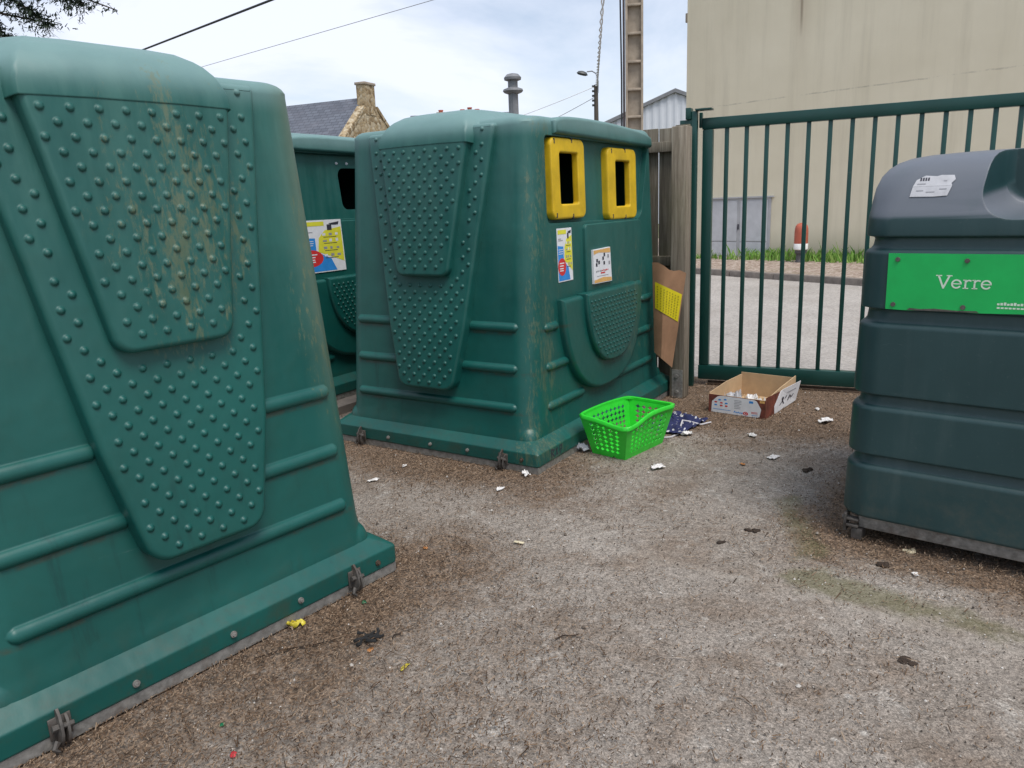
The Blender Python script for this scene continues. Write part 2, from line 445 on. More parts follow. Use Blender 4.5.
def m_yard():
    t = NT('worn_yard_concrete')
    lit = t.attr('litter'); moss = t.attr('moss'); x, y, z = t.sep()
    big = t.noise(.9, 6, .65); mid = t.noise(5, 6, .7); fn = t.noise(75, 5, .75); grit = t.noise(240, 3, .7)
    c = t.ramp(big, (.3, (.225, .192, .162)), (.55, (.29, .256, .223)), (.75, (.355, .324, .29)))
    c = t.mix(t.math('MULTIPLY', t.sstep(mid, .4, .75), .35), c, (.18, .145, .115))
    # brown tide marks and pale lichen blotches
    c = t.mix(t.math('MULTIPLY', t.sstep(t.noise(1.9, 7, .72, t.coord((1, 1.6, 1), rot=(0, 0, .6))), .44, .66), .60), c, (.165, .118, .084))
    c = t.mix(t.math('MULTIPLY', t.sstep(t.noise(3.4, 7, .78, t.coord((1.5, 1, 1))), .54, .66), .40), c, (.47, .445, .405))
    # pale worn spots and dark aggregate
    sp = t.voro(11, co=t.coord((1, 1, 0)), rand=1)
    spm = t.math('MULTIPLY', t.sstep(t.math('ADD', sp, t.math('MULTIPLY', mid, .12)), .24, .14), t.sstep(t.noise(1.6, 3), .42, .62))
    c = t.mix(t.math('MULTIPLY', spm, .75), c, (.44, .41, .37))
    pit = t.math('MULTIPLY', t.sstep(t.voro(17, co=t.coord((1, 1, 0), rot=(0, 0, 2))), .16, .06), t.sstep(t.noise(3, 3), .45, .6))
    c = t.mix(t.math('MULTIPLY', pit, .6), c, (.09, .068, .05))
    dk = t.sstep(t.voro(60, co=t.coord((1, 1, 0))), .22, .08)
    c = t.mix(t.math('MULTIPLY', dk, .45), c, (.085, .07, .055))
    wt = t.sstep(t.voro(85, co=t.coord((1, 1, 0), rot=(0, 0, .5))), .17, .05)
    c = t.mix(t.math('MULTIPLY', wt, .42), c, (.42, .39, .35))
    c = t.mix(.26, c, t.ramp(fn, (.3, .12), (.7, .86)), 'OVERLAY')
    c = t.mix(.42, c, t.ramp(grit, (.36, .06), (.64, .92)), 'OVERLAY')
    ag = t.sep(t.voro(150, co=t.coord((1, 1, 0)), out='Color'))[0]
    c = t.mix(.36, c, t.ramp(ag, (.05, .12), (.5, .5), (.95, .90)), 'OVERLAY')
    ag2 = t.sep(t.voro(55, co=t.coord((1, 1, 0), rot=(0, 0, 1)), out='Color'))[1]
    c = t.mix(.16, c, t.ramp(ag2, (.05, .2), (.6, .5), (.97, .95)), 'OVERLAY')
    # joint between two slabs: one paler edge and a thin dark line
    q = t.math('ADD', t.math('MULTIPLY', x, .591), t.math('MULTIPLY', y, .807))
    q = t.math('ADD', t.math('SUBTRACT', q, 2.770), t.math('MULTIPLY', t.math('SUBTRACT', t.noise(7, 5, .7), .5), .10))
    je = t.math('MULTIPLY', t.sstep(q, -.045, -.002), t.sstep(q, .035, .004))
    c = t.mix(t.math('MULTIPLY', t.math('MULTIPLY', je, t.sstep(mid, .3, .55)), t.math('MULTIPLY', t.sstep(x, .1, .8), .32)), c, (.40, .36, .31))
    # decayed needle litter soil
    lm = t.math('MULTIPLY', t.sstep(t.math('ADD', t.math('ADD', lit, t.math('MULTIPLY', t.sstep(t.noise(2.1, 6, .7), .52, .72), .30)), t.math('MULTIPLY', t.math('SUBTRACT', t.noise(9, 6, .75), .5), 1.1)), .22, .95), .86)
    so = t.ramp(t.noise(130, 4, .85), (.34, (.060, .037, .022)), (.5, (.145, .094, .059)), (.66, (.27, .19, .13)))
    so = t.mix(.75, so, t.ramp(t.sep(t.voro(120, co=t.coord((1, 1, 0), rot=(0, 0, .7)), out='Color'))[2], (.05, .08), (.55, .5), (.97, .96)), 'OVERLAY')
    c = t.mix(lm, c, so)
    mm = t.math('MULTIPLY', t.sstep(t.math('ADD', moss, t.math('MULTIPLY', t.math('SUBTRACT', t.noise(6, 6, .7), .5), .9)), .35, .8), .6)
    c = t.mix(mm, c, t.ramp(fn, (.3, (.085, .082, .032)), (.7, (.165, .155, .075))))
    h = t.math('ADD', t.math('ADD', t.math('MULTIPLY', fn, .6), t.math('MULTIPLY', grit, .35)), t.math('MULTIPLY', mid, .8))
    return t.out(c, .92, t.bump(h, .75, .009), 0, .2)
M['slate'] = m_slate(); M['stone'] = m_stone(); M['wall'] = m_wall(); M['corr'] = m_corr()
M['asphalt'] = m_asph(); M['gravel'] = m_gravel(); M['terrain'] = m_terrain(); M['yard'] = m_yard()

def m_rand(name, cols, rough=.85):
    """several tones picked per face through a stored attribute"""
    t = NT(name); a = t.attr('tone')
    st = [(i/max(1, len(cols)-1), c) for i, c in enumerate(cols)]
    return t.out(t.ramp(a, *st), rough, None, 0, .2)
M['needle'] = m_rand('dry_needles', [(.028, .017, .010), (.08, .048, .028), (.15, .097, .06), (.29, .215, .15)])
M['grit'] = m_rand('grit', [(.045, .036, .03), (.16, .13, .105), (.36, .33, .29), (.60, .57, .53)])
M['grass'] = m_rand('grass_blades', [(.08, .19, .03), (.15, .30, .05), (.26, .36, .10)], .7)
M['leafy'] = m_rand('dark_needle_sprays', [(.012, .026, .016), (.025, .042, .026), (.05, .065, .045)], .7)
M['bark'] = plain('brown_bark', (.07, .05, .038), .95, .3, 12, bmp=.6)

def tones(o, fn):
    a = o.data.attributes.new('tone', 'FLOAT', 'FACE')
    a.data.foreach_set('value', [fn(i) for i in range(len(o.data.polygons))])

# ------------------------------------------------------------------ camera
H = 1.5; pitch = R(13.3); roll = R(2.3)
cam = bpy.data.cameras.new('camera'); co = bpy.data.objects.new('camera', cam); COL.objects.link(co)
co.matrix_world = Matrix.Translation((0, 0, H)) @ Matrix.Rotation(PI/2-pitch, 4, 'X') @ Matrix.Rotation(-roll, 4, 'Z')
cam.sensor_width = 36; cam.lens = 765/1024*36; cam.clip_end = 900; cam.clip_start = .05
scene.camera = co

# ------------------------------------------------------------------ key positions
C2 = Vector((.131, 4.073)); A2 = R(-32.9); X2 = Vector((math.cos(A2), math.sin(A2))); Y2 = Vector((-X2.y, X2.x))
C1 = Vector((-.514, 2.992)); A1 = R(50.6); X1 = Vector((math.cos(A1), math.sin(A1))); Y1 = Vector((-X1.y, X1.x))
G0 = Vector((1.49, 6.125)); GX = Vector((.907, -.421)); GY = Vector((.421, .907))
VC = Vector((1.459, 3.104)); VX = Vector((.772, -.635)); VY = Vector((.635, .772))

def segd(p, a, b):
    ab = b-a; t = max(0, min(1, (p-a).dot(ab)/ab.length_squared)); return (p-a-ab*t).length
def fbm(x, y, s): return mnoise.fractal(Vector((x*s, y*s, 3.3)), 1.0, 2.0, 4)
def litter(x, y):
    p = Vector((x, y)); v = 0
    d = segd(p, C1-X1*1.9, C1+X1*.03); v = max(v, .82*math.exp(-(d/.50)**2))
    v = max(v, .62*math.exp(-((x+.75)/.4)**2-((y-2.15)/.5)**2))
    d = segd(p, C2-X2*1.75, C2-X2*.15); v = max(v, 1.0*math.exp(-(d/.50)**2))
    d = segd(p, C2, C2+Y2*2.1); v = max(v, .6*math.exp(-(d/.22)**2)); v = max(v, .42*math.exp(-((x+.15)/.55)**2-((y-2.2)/1.1)**2), .36*math.exp(-((x-.35)/.5)**2-((y-3.6)/.45)**2))
    g = -(p-G0).dot(GY)                      # metres in front of the gate line
    if g < 2.2: v = max(v, 1.05*min(1, max(0, (1.9-g)/.9)))
    d = segd(p, VC, VC+VX*1.3); v = max(v, .95*math.exp(-(d/.26)**2))
    d = segd(p, VC, VC+VY*1.3); v = max(v, .85*math.exp(-(d/.34)**2))
    return max(0, min(1.1, v*(1+.35*fbm(x, y, 1.7)) + .10*fbm(x, y, .9)))
def mossy(x, y):
    p = Vector((x, y)); v = .9*math.exp(-(segd(p, Vector((1.12, 2.78)), Vector((1.8, 2.22)))/.13)**2)
    v = max(v, .75*math.exp(-(segd(p, Vector((1.25, 3.0)), Vector((1.36, 3.6)))/.1)**2))
    return v*(1+.5*fbm(x, y, 2.2))

# ------------------------------------------------------------------ setting: ground
bm = NB(); S = 420
vs = [bm.verts.new((x, y, -.03)) for x, y in ((-S, -S), (S, -S), (S, S), (-S, S))]; bm.faces.new(vs)
tag(obj('terrain', bm, M['terrain'], smooth=0), kind='structure')

bm = NB(); sx, sy, st = -4.6, -2.2, .1; nx, ny = 112, 112
grid = [[None]*(nx+1) for _ in range(ny+1)]
for j in range(ny+1):
    for i in range(nx+1):
        x = sx+i*st; y = sy+j*st
        z = .012*fbm(x, y, .5) - .004
        g = (Vector((x, y))-G0).dot(GY)
        if g > .25:                                  # past the gate line the sheet stops
            x -= GY.x*(g-.25); y -= GY.y*(g-.25); z = -.004
        grid[j][i] = bm.verts.new((x, y, min(z, .004)))
for j in range(ny):
    for i in range(nx):
        q = (grid[j][i], grid[j][i+1], grid[j+1][i+1], grid[j+1][i])
        if (q[2].co-q[0].co).length > .02 and (q[3].co-q[1].co).length > .02 and (q[3].co-q[0].co).length > .01:
            try: bm.faces.new(q)
            except ValueError: pass
yard = obj('yard', bm, M['yard'], smooth=80); tag(yard, kind='structure')
la = yard.data.attributes.new('litter', 'FLOAT', 'POINT'); mo = yard.data.attributes.new('moss', 'FLOAT', 'POINT')
la.data.foreach_set('value', [litter(v.co.x, v.co.y) for v in yard.data.vertices])
mo.data.foreach_set('value', [mossy(v.co.x, v.co.y) for v in yard.data.vertices])

K0 = Vector((3.646, 15.366)); KX = Vector((.5407, -.8412)); KN = Vector((.8412, .5407))
def kp(s, n): v = K0+KX*s+KN*n; return (v.x, v.y)
bm = NB(); bm.faces.new([bm.verts.new((*kp(s, n), -.012)) for s, n in ((-9, -9), (45, -9), (45, .0), (-9, .0))])
tag(obj('road', bm, M['asphalt'], smooth=0), kind='structure')
bm = NB()
loft(bm, [[(*kp(s, n), z) for s, n in ((-9, .15), (45, .15), (45, 30), (-9, 30))] for z in (-.1, .095)])
tag(obj('pavement', bm, M['gravel'], smooth=0), kind='structure')
bm = NB()
for k in range(-9, 40):
    a = math.atan2(KX.y, KX.x)
    Mx = Matrix.Translation((*kp(k, 0), 0)) @ Matrix.Rotation(a, 4, 'Z')
    bbox(bm, (.006, 0, -.1), (.994, .148, .10+rnd.uniform(-.004, .004)), .012, 2, Mx)
tag(obj('kerb', bm, M['kerb']), kind='structure')

# loose dry needles and grit on the concrete (nobody could count them)
def blocked(p):
    for c, X, Y in ((C1, X1, Y1), (C2, X2, Y2)):
        d = p-c; u = d.dot(X); v = d.dot(Y)
        if -1.7 < u < 0 and 0 < v < 2.1: return True
    return False
bm = NB(); n = 0; tries = 0
while n < 85000 and tries < 900000:
    tries += 1
    yy = .9+5.7*rnd.random()**1.25; xx = rnd.uniform(-.72*yy-.2, .70*yy+.2); p = Vector((xx, yy))
    if (p-G0).dot(GY) > .1 or blocked(p): continue
    d = litter(xx, yy)
    patch = .05+.35*max(0, fbm(xx, yy, 1.3)+.05)
    if rnd.random() > max(patch*.55, d): continue
    a = rnd.uniform(0, PI); L = (rnd.uniform(.0018, .0058) if rnd.random() < .955 else rnd.uniform(.010, .024)); w = rnd.uniform(.0005, .0015)*(1+.12*yy)
    z0 = .005+rnd.uniform(0, .005); z1 = z0+rnd.uniform(-.002, .006)
    dx, dy = math.cos(a)*L, math.sin(a)*L; ox, oy = -math.sin(a)*w, math.cos(a)*w
    bm.faces.new([bm.verts.new(q) for q in ((xx-dx-ox, yy-dy-oy, z0), (xx+dx-ox, yy+dy-oy, z1), (xx+dx+ox, yy+dy+oy, z1+.0008), (xx-dx+ox, yy-dy+oy, z0+.0008))])
    n += 1
for k in range(420):      # longer curved twigs of needle
    yy = 1.1+3.6*rnd.random()**1.2; xx = rnd.uniform(-.6*yy, .6*yy)
    if blocked(Vector((xx, yy))): continue
    a = rnd.uniform(0, PI*2); da = rnd.uniform(-.55, .55); st_ = rnd.uniform(.006, .013); w = rnd.uniform(.0007, .0013); p = Vector((xx, yy, .008)); prev = None
    for i in range(6):
        nn_ = Vector((-math.sin(a), math.cos(a), 0))*w
        cur = (bm.verts.new(p-nn_), bm.verts.new(p+nn_+Vector((0, 0, .001))))
        if prev: bm.faces.new((prev[0], cur[0], cur[1], prev[1]))
        prev = cur; p = p+Vector((math.cos(a), math.sin(a), 0))*st_; a += da
o = obj('needle_litter', bm, M['needle'], smooth=0); r2 = random.Random(3)
tones(o, lambda i: r2.random()); tag(o, 'dry brown conifer needles scattered over the yard', 'litter', kind='stuff')
bm = NB()
for k in range(9500):
    yy = .9+5.5*rnd.random()**1.3; xx = rnd.uniform(-.72*yy-.2, .70*yy+.2); p = Vector((xx, yy))
    if (p-G0).dot(GY) > .1 or blocked(p): continue
    r_ = rnd.uniform(.0010, .0034)*(1+.08*yy) * (2.4 if rnd.random() < .03 else 1); a = rnd.random()*6
    b_ = [bm.verts.new((xx+r_*math.cos(a+t)*rnd.uniform(.7, 1.2), yy+r_*math.sin(a+t)*rnd.uniform(.7, 1.2), .003)) for t in (0, 1.3, 2.6, 3.9, 5.1)]
    tp = bm.verts.new((xx, yy, .004+r_*.9))
    for i in range(5): bm.faces.new((b_[i], b_[(i+1) % 5], tp))
o = obj('grit', bm, M['grit'], smooth=0); r2 = random.Random(5)
tv = [r2.random()**1.2 for _ in range(len(o.data.polygons)//5+1)]
tones(o, lambda i: tv[i//5]); tag(o, 'small pale grit and stone chips on the yard', 'grit', kind='stuff')

# ------------------------------------------------------------------ big recycling containers
WX, WY = .79, 1.05
def yA(z): return -(.993-.09*(z-.13))
def yK(z): return .985-.05*(z-.13)
def xB(z): return .715-.022*(z-.13)
def mapA(u, v, h): return Vector((u, yA(v)-h, v))
def mapA2(u, v, h): return Vector((-u, yK(v)+h, v))
def mapB(u, v, h): return Vector((xB(v)+h, u, v))
def mapB2(u, v, h): return Vector((-xB(v)-h, -u, v))
OUTER = round_poly([(-.20, .425), (.20, .425), (.285, .80), (.466, 1.935), (-.466, 1.935), (-.285, .80)], [.08, .08, .5, .02, .02, .5], 6)
INNER = round_poly([(-.192, 1.10), (.192, 1.10), (.322, 1.872), (-.322, 1.872)], [.06, .06, 0, 0], 6)
HO, HI = .085, .112
def lean(u, v): return -.03*(v-.4)

def facet(u, v): return -.07*max(0, abs(u)-.125)

def bar_rib(bm, u0, u1, v, mapf, r=.026):
    n = 7; seg = 8; rings = []
    for u, k in ((u0, .05), (u0+.008, .62), (u0+.024, 1), (u1-.024, 1), (u1-.008, .62), (u1, .05)):
        rings.append([bm.verts.new(mapf(u, v+r*k*math.cos(PI*i/seg)*1.05, r*k*math.sin(PI*i/seg)*.95-.006)) for i in range(seg+1)])
    for a, b in zip(rings, rings[1:]): bridge(bm, a, b, False)

def make_body(root, mat, openings):
    bm = NB(); rings = []
    def ring(hx, y0, y1, r, z): rings.append([(x, y, z) for x, y in rrect(hx, (y1-y0)/2, r, 8, 0, (y0+y1)/2)])
    ring(.722, -1.0, .99, .11, .13); ring(.721, -.998, .988, .115, .165); ring(.717, -.992, .983, .12, .20)
    for z in (.26, .6, 1.0, 1.4, 1.7, 1.915): ring(xB(z), yA(z), yK(z), .125, z)
    hx, ya, yk = xB(1.9), yA(1.9), yK(1.9)
    for k in range(1, 6):
        a = PI/2*k/5; e = .04*(1-math.cos(a)); ring(hx-e, ya+e+.003*k, yk-e-.003*k, .115, 1.915+.05*math.sin(a))
    for i, z in ((.10, 1.972), (.2, 1.976), (.34, 1.981), (.5, 1.984), (.62, 1.985)): ring(hx-i, ya+i+.02, yk-i-.02, max(.02, .12-i*.15), z)
    loft(bm, rings)
    o = obj('body', bm, mat, root, 35)
    rec = round_poly([(-.70, 1.378), (.64, 1.362), (.78, 1.845), (-.69, 1.862)], [.04, .09, .03, .03], 6)
    bool_diff(o, prism_obj(rec, mapB, -.042, .3))
    for ol in openings:
        bool_diff(o, prism_obj(ol, mapB, -.11, .3))
    bool_diff(o, prism_obj(rect(-.78, .6, .72, 1.84), mapB, -1.25, -.056))
    b2 = bmesh.new(); b2.from_mesh(o.data)
    # ribs on the four faces
    for m, sgn in ((mapA, 1), (mapA2, 1)):
        for v, w in ((.812, .27), (.575, .215)):
            bar_rib(b2, -.61, -w, v, m); bar_rib(b2, w, .61, v, m)
        bar_rib(b2, -.61, .61, .35, m)
    for v, l, r_ in ((.79, -.63, .60), (.56, -.50, .40), (.325, -.33, .15)):
        bar_rib(b2, -.79, l, v, mapB); bar_rib(b2, r_, .79, v, mapB)
    for v in (.79, .56, .325): bar_rib(b2, -.79, .79, v, mapB2)
    # roof bulge that continues the inner panel across the top
    z0 = 1.842; y0 = yA(z0)-HI
    path = [(y0+.04, z0-.002, 0), (y0-.002, z0, 0), (y0+.004, 1.885, .02), (y0+.020, 1.925, .12), (y0+.046, 1.963, .28), (y0+.088, 1.996, .48), (y0+.15, 2.022, .7), (y0+.25, 2.040, .9), (y0+.4, 2.048, 1), (-.25, 2.052, 1), (0, 2.052, 1)]
    sh_ = -yA(1.9)-yK(1.9)
    path = path + [(-y-sh_, z, w) for y, z, w in reversed(path[:-1])]
    rows = []
    for i, (y, z, w) in enumerate(path):
        p0 = path[max(0, i-1)]; p1 = path[min(len(path)-1, i+1)]
        
        if i < 2: p0, p1 = path[1], path[2]
        if i > len(path)-3: p0, p1 = path[-3], path[-2]
        d = Vector((p1[0]-p0[0], p1[1]-p0[1])).normalized(); nrm = Vector((d.y, -d.x))   # inward normal
        row = []; sw = .03+.25*w; hw = .318-.14*w
        for t, dep in ([(-1-1e-3, .12), (-1, .098), (-.75, .086), (-.5, .050), (-.25, .014), (0, 0)] + [('c', k) for k in (-.125, .125)] + [(0, 0), (.25, .014), (.5, .050), (.75, .086), (1, .098), (1+1e-3, .12)]):
            if t == 'c':
                u = dep; de = 0
            else:
                sg = -1 if len(row) < 6 else 1
                u = sg*(hw+abs(t)*sw); de = dep + .0135*(1-w)
            row.append(b2.verts.new((u, y+nrm.x*de, z+nrm.y*de)))
        rows.append(row)
    for a, b in zip(rows, rows[1:]): bridge(b2, a, b, False)
    # swollen feet at the four corners
    for sx_ in (-1, 1):
        for sy_ in (-1, 1):
            t = bmesh.new(); bmesh.ops.create_uvsphere(t, u_segments=16, v_segments=10, radius=1)
            merge(b2, t, Matrix.Translation((sx_*.650, sy_*.922, .15)) @ Matrix.Rotation(sx_*sy_*PI/4, 4, 'Z') @ Matrix.Diagonal((.076, .076, .095, 1)))
    b2.to_mesh(o.data); b2.free()
    for p in o.data.polygons: p.use_smooth = True
    o.data.set_sharp_from_angle(angle=R(35))
    w = o.modifiers.new('wn', 'WEIGHTED_NORMAL'); w.keep_sharp = True; w.weight = 80
    return o

def make_flange(root, mat):
    bm = NB(); rings = []
    for hx, hy, r, z in ((.785, 1.045, .02, .042), (.79, 1.05, .02, .05), (.79, 1.05, .02, .114), (.786, 1.046, .022, .121), (.732, .998, .05, .168), (.70, .96, .06, .172)):
        rings.append([(x, y, z) for x, y in rrect(hx, hy, r, 4)])
    loft(bm, rings)
    return obj('base_flange', bm, mat, root, 40, True)

DU = .078
def make_panels(root, mat):
    for m in (mapA, mapA2):
        bm = NB()
        raised(bm, OUTER, HO, .022, m, hf=lean)
        inn = [(u*1.0, v) for u, v in INNER]
        grown = inset(INNER, -.035)
        r_i = 0; v = .43
        while v < 1.93:
            u = -.624+(DU/2 if r_i % 2 else 0)
            while u < .6:
                if pip((u, v), inset(OUTER, .028)) and not (pip((u, v), grown) or (v > 1.82 and abs(u) < .37)): dimple(bm, u, v, HO+lean(u, v), m)
                u += DU
            v += .041; r_i += 1
        obj('studded_panel', bm, mat, root, 40, True)
        bm = NB()
        raised(bm, inn, HI, .02, m, base=.03, cuts=(((-.125, 0), (1, 0)), ((.125, 0), (1, 0))), hf=facet)
        r_i = 0; v = 1.115
        while v < 1.83:
            u = -.624+(DU/2 if r_i % 2 else 0)
            while u < .6:
                if pip((u, v), inset(INNER, .024)): dimple(bm, u, v, HI+facet(u, v), m)
                u += DU
            v += .041; r_i += 1
        obj('inner_panel', bm, mat, root, 26, True)

def half_moon(bm, cy, hw, top, bot, h, bev, mapf, n=22):
    pts = []
    for k in range(n+1):
        a = PI + PI*k/n
        pts.append((cy+hw*math.copysign(abs(math.cos(a))**.82, math.cos(a)), top-(top-bot)*abs(math.sin(a))**.92))
    raised(bm, pts, h, bev, mapf)
    return pts

def hook(root, u, mat):
    bm = NB()
    prof = [(-.004, .03), (.020, .018), (.038, .035), (.043, .062), (.036, .09), (.024, .115), (.006, .132), (-.004, .125)]
    rr_ = random.Random(int(u*100))
    for dx, k in ((-.012, 1.0), (.008, .8)):
        loft(bm, [[(u+dx+e+.08*pz, -1.051-py*k, pz*k-.006) for py, pz in prof] for e in (0, .008)])
    tube(bm, [(u-.022, -1.068, .075), (u+.036, -1.070, .068)], [.010, .008], 7)
    tube(bm, [(u-.014, -1.078, .035), (u-.03, -1.083, .022), (u-.02, -1.09, .008)], [.010, .008, .005], 6)
    bbox(bm, (u-.026, -1.056, .03), (u+.036, -1.0505, .10), .002)
    obj('lifting_hook', bm, mat, root, 40)

def bolt(root, p, d, mat, r=.013):
    bm = NB(); p = Vector(p); d = Vector(d)
    tube(bm, [p, p+d*.006], r*1.3, 12); tube(bm, [p+d*.006, p+d*.014], r*.75, 6)
    obj('bolt', bm, mat, root, 40)

def info_poster(root, u0, v0, u1, v1, m, h, sl=.0):
    """collection leaflet: white sheet, blue panel, yellow column, red disc, tiny dark pictograms"""
    bm = NB(); W = u1-u0; Hh = v1-v0
    def f(a, b): return (u0+W*a+sl*b, v0+Hh*b)
    loft(bm, [[m(*f(a, b), z) for a, b in rect(0, 0, 1, 1)] for z in (h-.001, h+.0015)])
    e = h+.0023
    def add(pts, k, dz=0): sheet(bm, [f(*p) for p in pts], m, e+dz, k)
    add([(.02, .02), (.80, .02), (.70, .25), (.40, .40), (.40, .66), (.0+.02, .68)], 1)
    add([(.44, .40), (.98, .18), (.98, .86), (.62, .80), (.48, .66)], 2)
    add(rect(.05, .89, .62, .97), 2, .0002)
    add(disc(.26, .28, .27, .165), 3, .0006)
    add(rect(.68, .80, .78, .91), 4, .0006); add([(.72, .93), (.95, .96), (.93, .90), (.80, .90)], 4, .0006)
    r3 = random.Random(11)
    for b in (.70, .58, .44, .30):
        for a in (.56, .70, .84):
            add(rect(a, b, a+r3.uniform(.05, .09), b+r3.uniform(.03, .06)), 5 if r3.random() < .6 else 0, .0006)
        add(rect(.58, b-.035, .86, b-.024), 4, .0006)
    for b in (.60, .56, .52): add(rect(.06, b, r3.uniform(.25, .36), b+.012), 0, .0006)
    for b in (.34, .29, .24, .20): add(rect(.10, b, r3.uniform(.32, .44), b+.02), 0, .001)
    for b in (.80, .77): add(rect(.06, b, r3.uniform(.25, .4), b+.012), 5, .0006)
    obj('poster', bm, [M['white'], M['blue'], M['posteryellow'], M['redprint'], M['ink'], M['greyink']], root, 0)

def make_bin(kind, corner, ang, z, label):
    X = Vector((math.cos(ang), math.sin(ang))); Y = Vector((-X.y, X.x)); c = corner-X*WX+Y*WY
    root = thing('recycling_container', label, 'recycling container', (c.x, c.y, z), ang, 'green recycling containers in the yard')
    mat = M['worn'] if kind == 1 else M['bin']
    if kind == 3: ops = [round_poly([(-.03, 1.44), (.36, 1.44), (.375, 1.755), (-.06, 1.755)], .06, 5)]
    else: ops = [round_poly(rect(cy-.15, 1.44+dz, cy+.15, 1.80+dz), .05, 5) for cy, dz in ((-.42, 0), (.335, -.03))]
    make_body(root, mat, ops); make_flange(root, mat); make_panels(root, mat)
    bm = NB()
    for lo, hi in (((-.783, -1.043, 0), (.783, -.97, .0405)), ((-.783, .97, 0), (.783, 1.043, .0405)), ((-.783, -.968, 0), (-.71, .968, .0405)), ((.71, -.968, 0), (.783, .968, .0405))):
        box(bm, lo, hi)
    obj('steel_base', bm, M['steel'], root, 30)
    for u in (-.55, .55): hook(root, u, M['hook'])
    for u in (-.32, .02, .30, .68): bolt(root, (u, -1.05, .08+.006*math.sin(u*9)), (0, -1, 0), M['rustysteel'] if u > .5 else M['steel'], .009)
    # front face: brow, pouch, centre plate
    bm = NB()
    arch = [(-.60, 1.872), (.80, 1.845), (.80, 1.885)] + [(.10+.70*math.cos(PI*k/16), 1.915-.02*math.cos(PI*k/16)+.058*math.sin(PI*k/16)**.7) for k in range(1, 16)] + [(-.60, 1.94)]
    raised(bm, arch, .03, .022, mapB, base=-.20)
    obj('brow', bm, mat, root, 40, True)
    bm = NB()
    cp = round_poly([(-.27, .90), (.50, .90), (.62, 1.355), (-.27, 1.355)], [.01, .02, .06, .03], 5) if kind != 3 else round_poly([(-.64, .93), (.64, .93), (.66, 1.36), (-.66, 1.36)], .03, 5)
    raised(bm, cp, .022 if kind != 3 else .008, .008, mapB)
    obj('centre_plate', bm, mat, root, 40, True)
    bm = NB(); half_moon(bm, -.05, .575, .935, .305, .048, .026, mapB); obj('pouch', bm, mat, root, 40, True)
    bm = NB(); pts = half_moon(bm, .005, .385, .942, .47, .08, .02, mapB)
    v = .50; i = 0
    while v < .94:
        u = -.36+(.025 if i % 2 else 0)
        while u < .4:
            if pip((u, v), inset(pts, .03)): dimple(bm, u, v, .08, mapB, .009, .007)
            u += .05
        v += .03; i += 1
    obj('studded_pouch_front', bm, mat, root, 40, True)
    if kind == 2:
        for cy, dz, hw_ in ((-.42, 0, .208), (.335, -.03, .228)):
            bm = NB(); oo = round_poly(rect(cy-hw_, 1.395+dz, cy+hw_, 1.856+dz), .05, 6); ii = round_poly(rect(cy-.112, 1.482+dz, cy+.112, 1.772+dz), .014, 6)
            n_ = len(oo); rg = []
            def rr(pts, ins, h): rg.append([bm.verts.new(mapB(a, b, h)) for a, b in (inset(pts, ins) if ins else pts)])
            rr(oo, 0, -.05); rr(oo, 0, -.010); rr(oo, .005, .001); rr(oo, .016, .007); rr(ii, -.008, .007); rr(ii, -.001, .002); rr(ii, 0, -.004); rr(ii, 0, -.034); rr(oo, .01, -.034)
            for a, b in zip(rg, rg[1:]): bridge(bm, a, b)
            for (a, b) in ((cy+.04, 1.843+dz), (cy-.17, 1.833+dz), (cy+.03, 1.41+dz), (cy-.17, 1.42+dz)):
                box(bm, (xB(b)-.006, a-.005, b-.014), (xB(b)+.0085, a+.005, b+.014), mi=1)
            obj('opening_frame', bm, [M['yellow'], M['ink']], root, 35, True)
        info_poster(root, -.60, 1.035, -.42, 1.345, mapB, .002)
        bm = NB()
        def tm(u, v, h): return mapB(u, v, h+.022)
        q = [(-.205, .985), (.055, .98), (.04, 1.20), (-.205, 1.195)]
        loft(bm, [[tm(u, v, h) for u, v in q] for h in (-.002, .014)])
        def ql(a, b): p = [Vector(t_) for t_ in q]; s = p[0].lerp(p[1], a); e = p[3].lerp(p[2], a); r_ = s.lerp(e, b); return (r_.x, r_.y)
        sheet(bm, [ql(*p) for p in [(.02, .02), (.98, .02), (.98, .12), (.5, .16), (.02, .10)]], tm, .0150, 1)
        sheet(bm, [ql(*p) for p in [(.02, .98), (.02, .86), (.3, .90), (.98, .84), (.98, .98)]], tm, .0150, 1)
        r3 = random.Random(4)
        for a, b in ((.15, .62), (.12, .5), (.26, .56), (.5, .66), (.55, .52), (.58, .76), (.8, .7), (.85, .5)):
            sheet(bm, [ql(*p) for p in rect(a, b, a+.09, b+.10)], tm, .0152, 2 if r3.random() < .7 else 4)
        for k in range(9): sheet(bm, [ql(*p) for p in rect(.12+.08*k, .33+.01*(k % 3), .18+.08*k, .37+.01*(k % 2))], tm, .0152, 3 if k > 3 else 4)
        sheet(bm, [ql(*p) for p in rect(.38, .27, .62, .31)], tm, .0152, 3); sheet(bm, [ql(*p) for p in rect(.15, .2, .8, .215)], tm, .0152, 4)
        obj('notice_plate', bm, [M['white'], M['orangeprint'], M['ink'], M['redprint'], M['greyink']], root, 0)
        # dark scrawl on the flange next to the corner
        bm = NB()
        def fm(u, v, h): return Vector((.791+h, u, v))
        for s in ([(-.90, .06), (-.905, .11), (-.87, .10), (-.895, .085), (-.87, .062)], [(-.85, .105), (-.83, .062)], [(-.83, .105), (-.852, .064)], [(-.80, .06), (-.805, .105), (-.78, .108), (-.785, .085), (-.80, .085)]):
            stroke(bm, s, .008, fm, .0006)
        obj('scrawl', bm, M['ink'], root, 0)
    if kind == 3:
        info_poster(root, -.60, .985, -.12, 1.372, mapB, .012, -.01)
        for u in (-.06, .05): bolt(root, mapB(u, 1.79, -.042), (1, 0, 0), M['white'], .008)
    return root

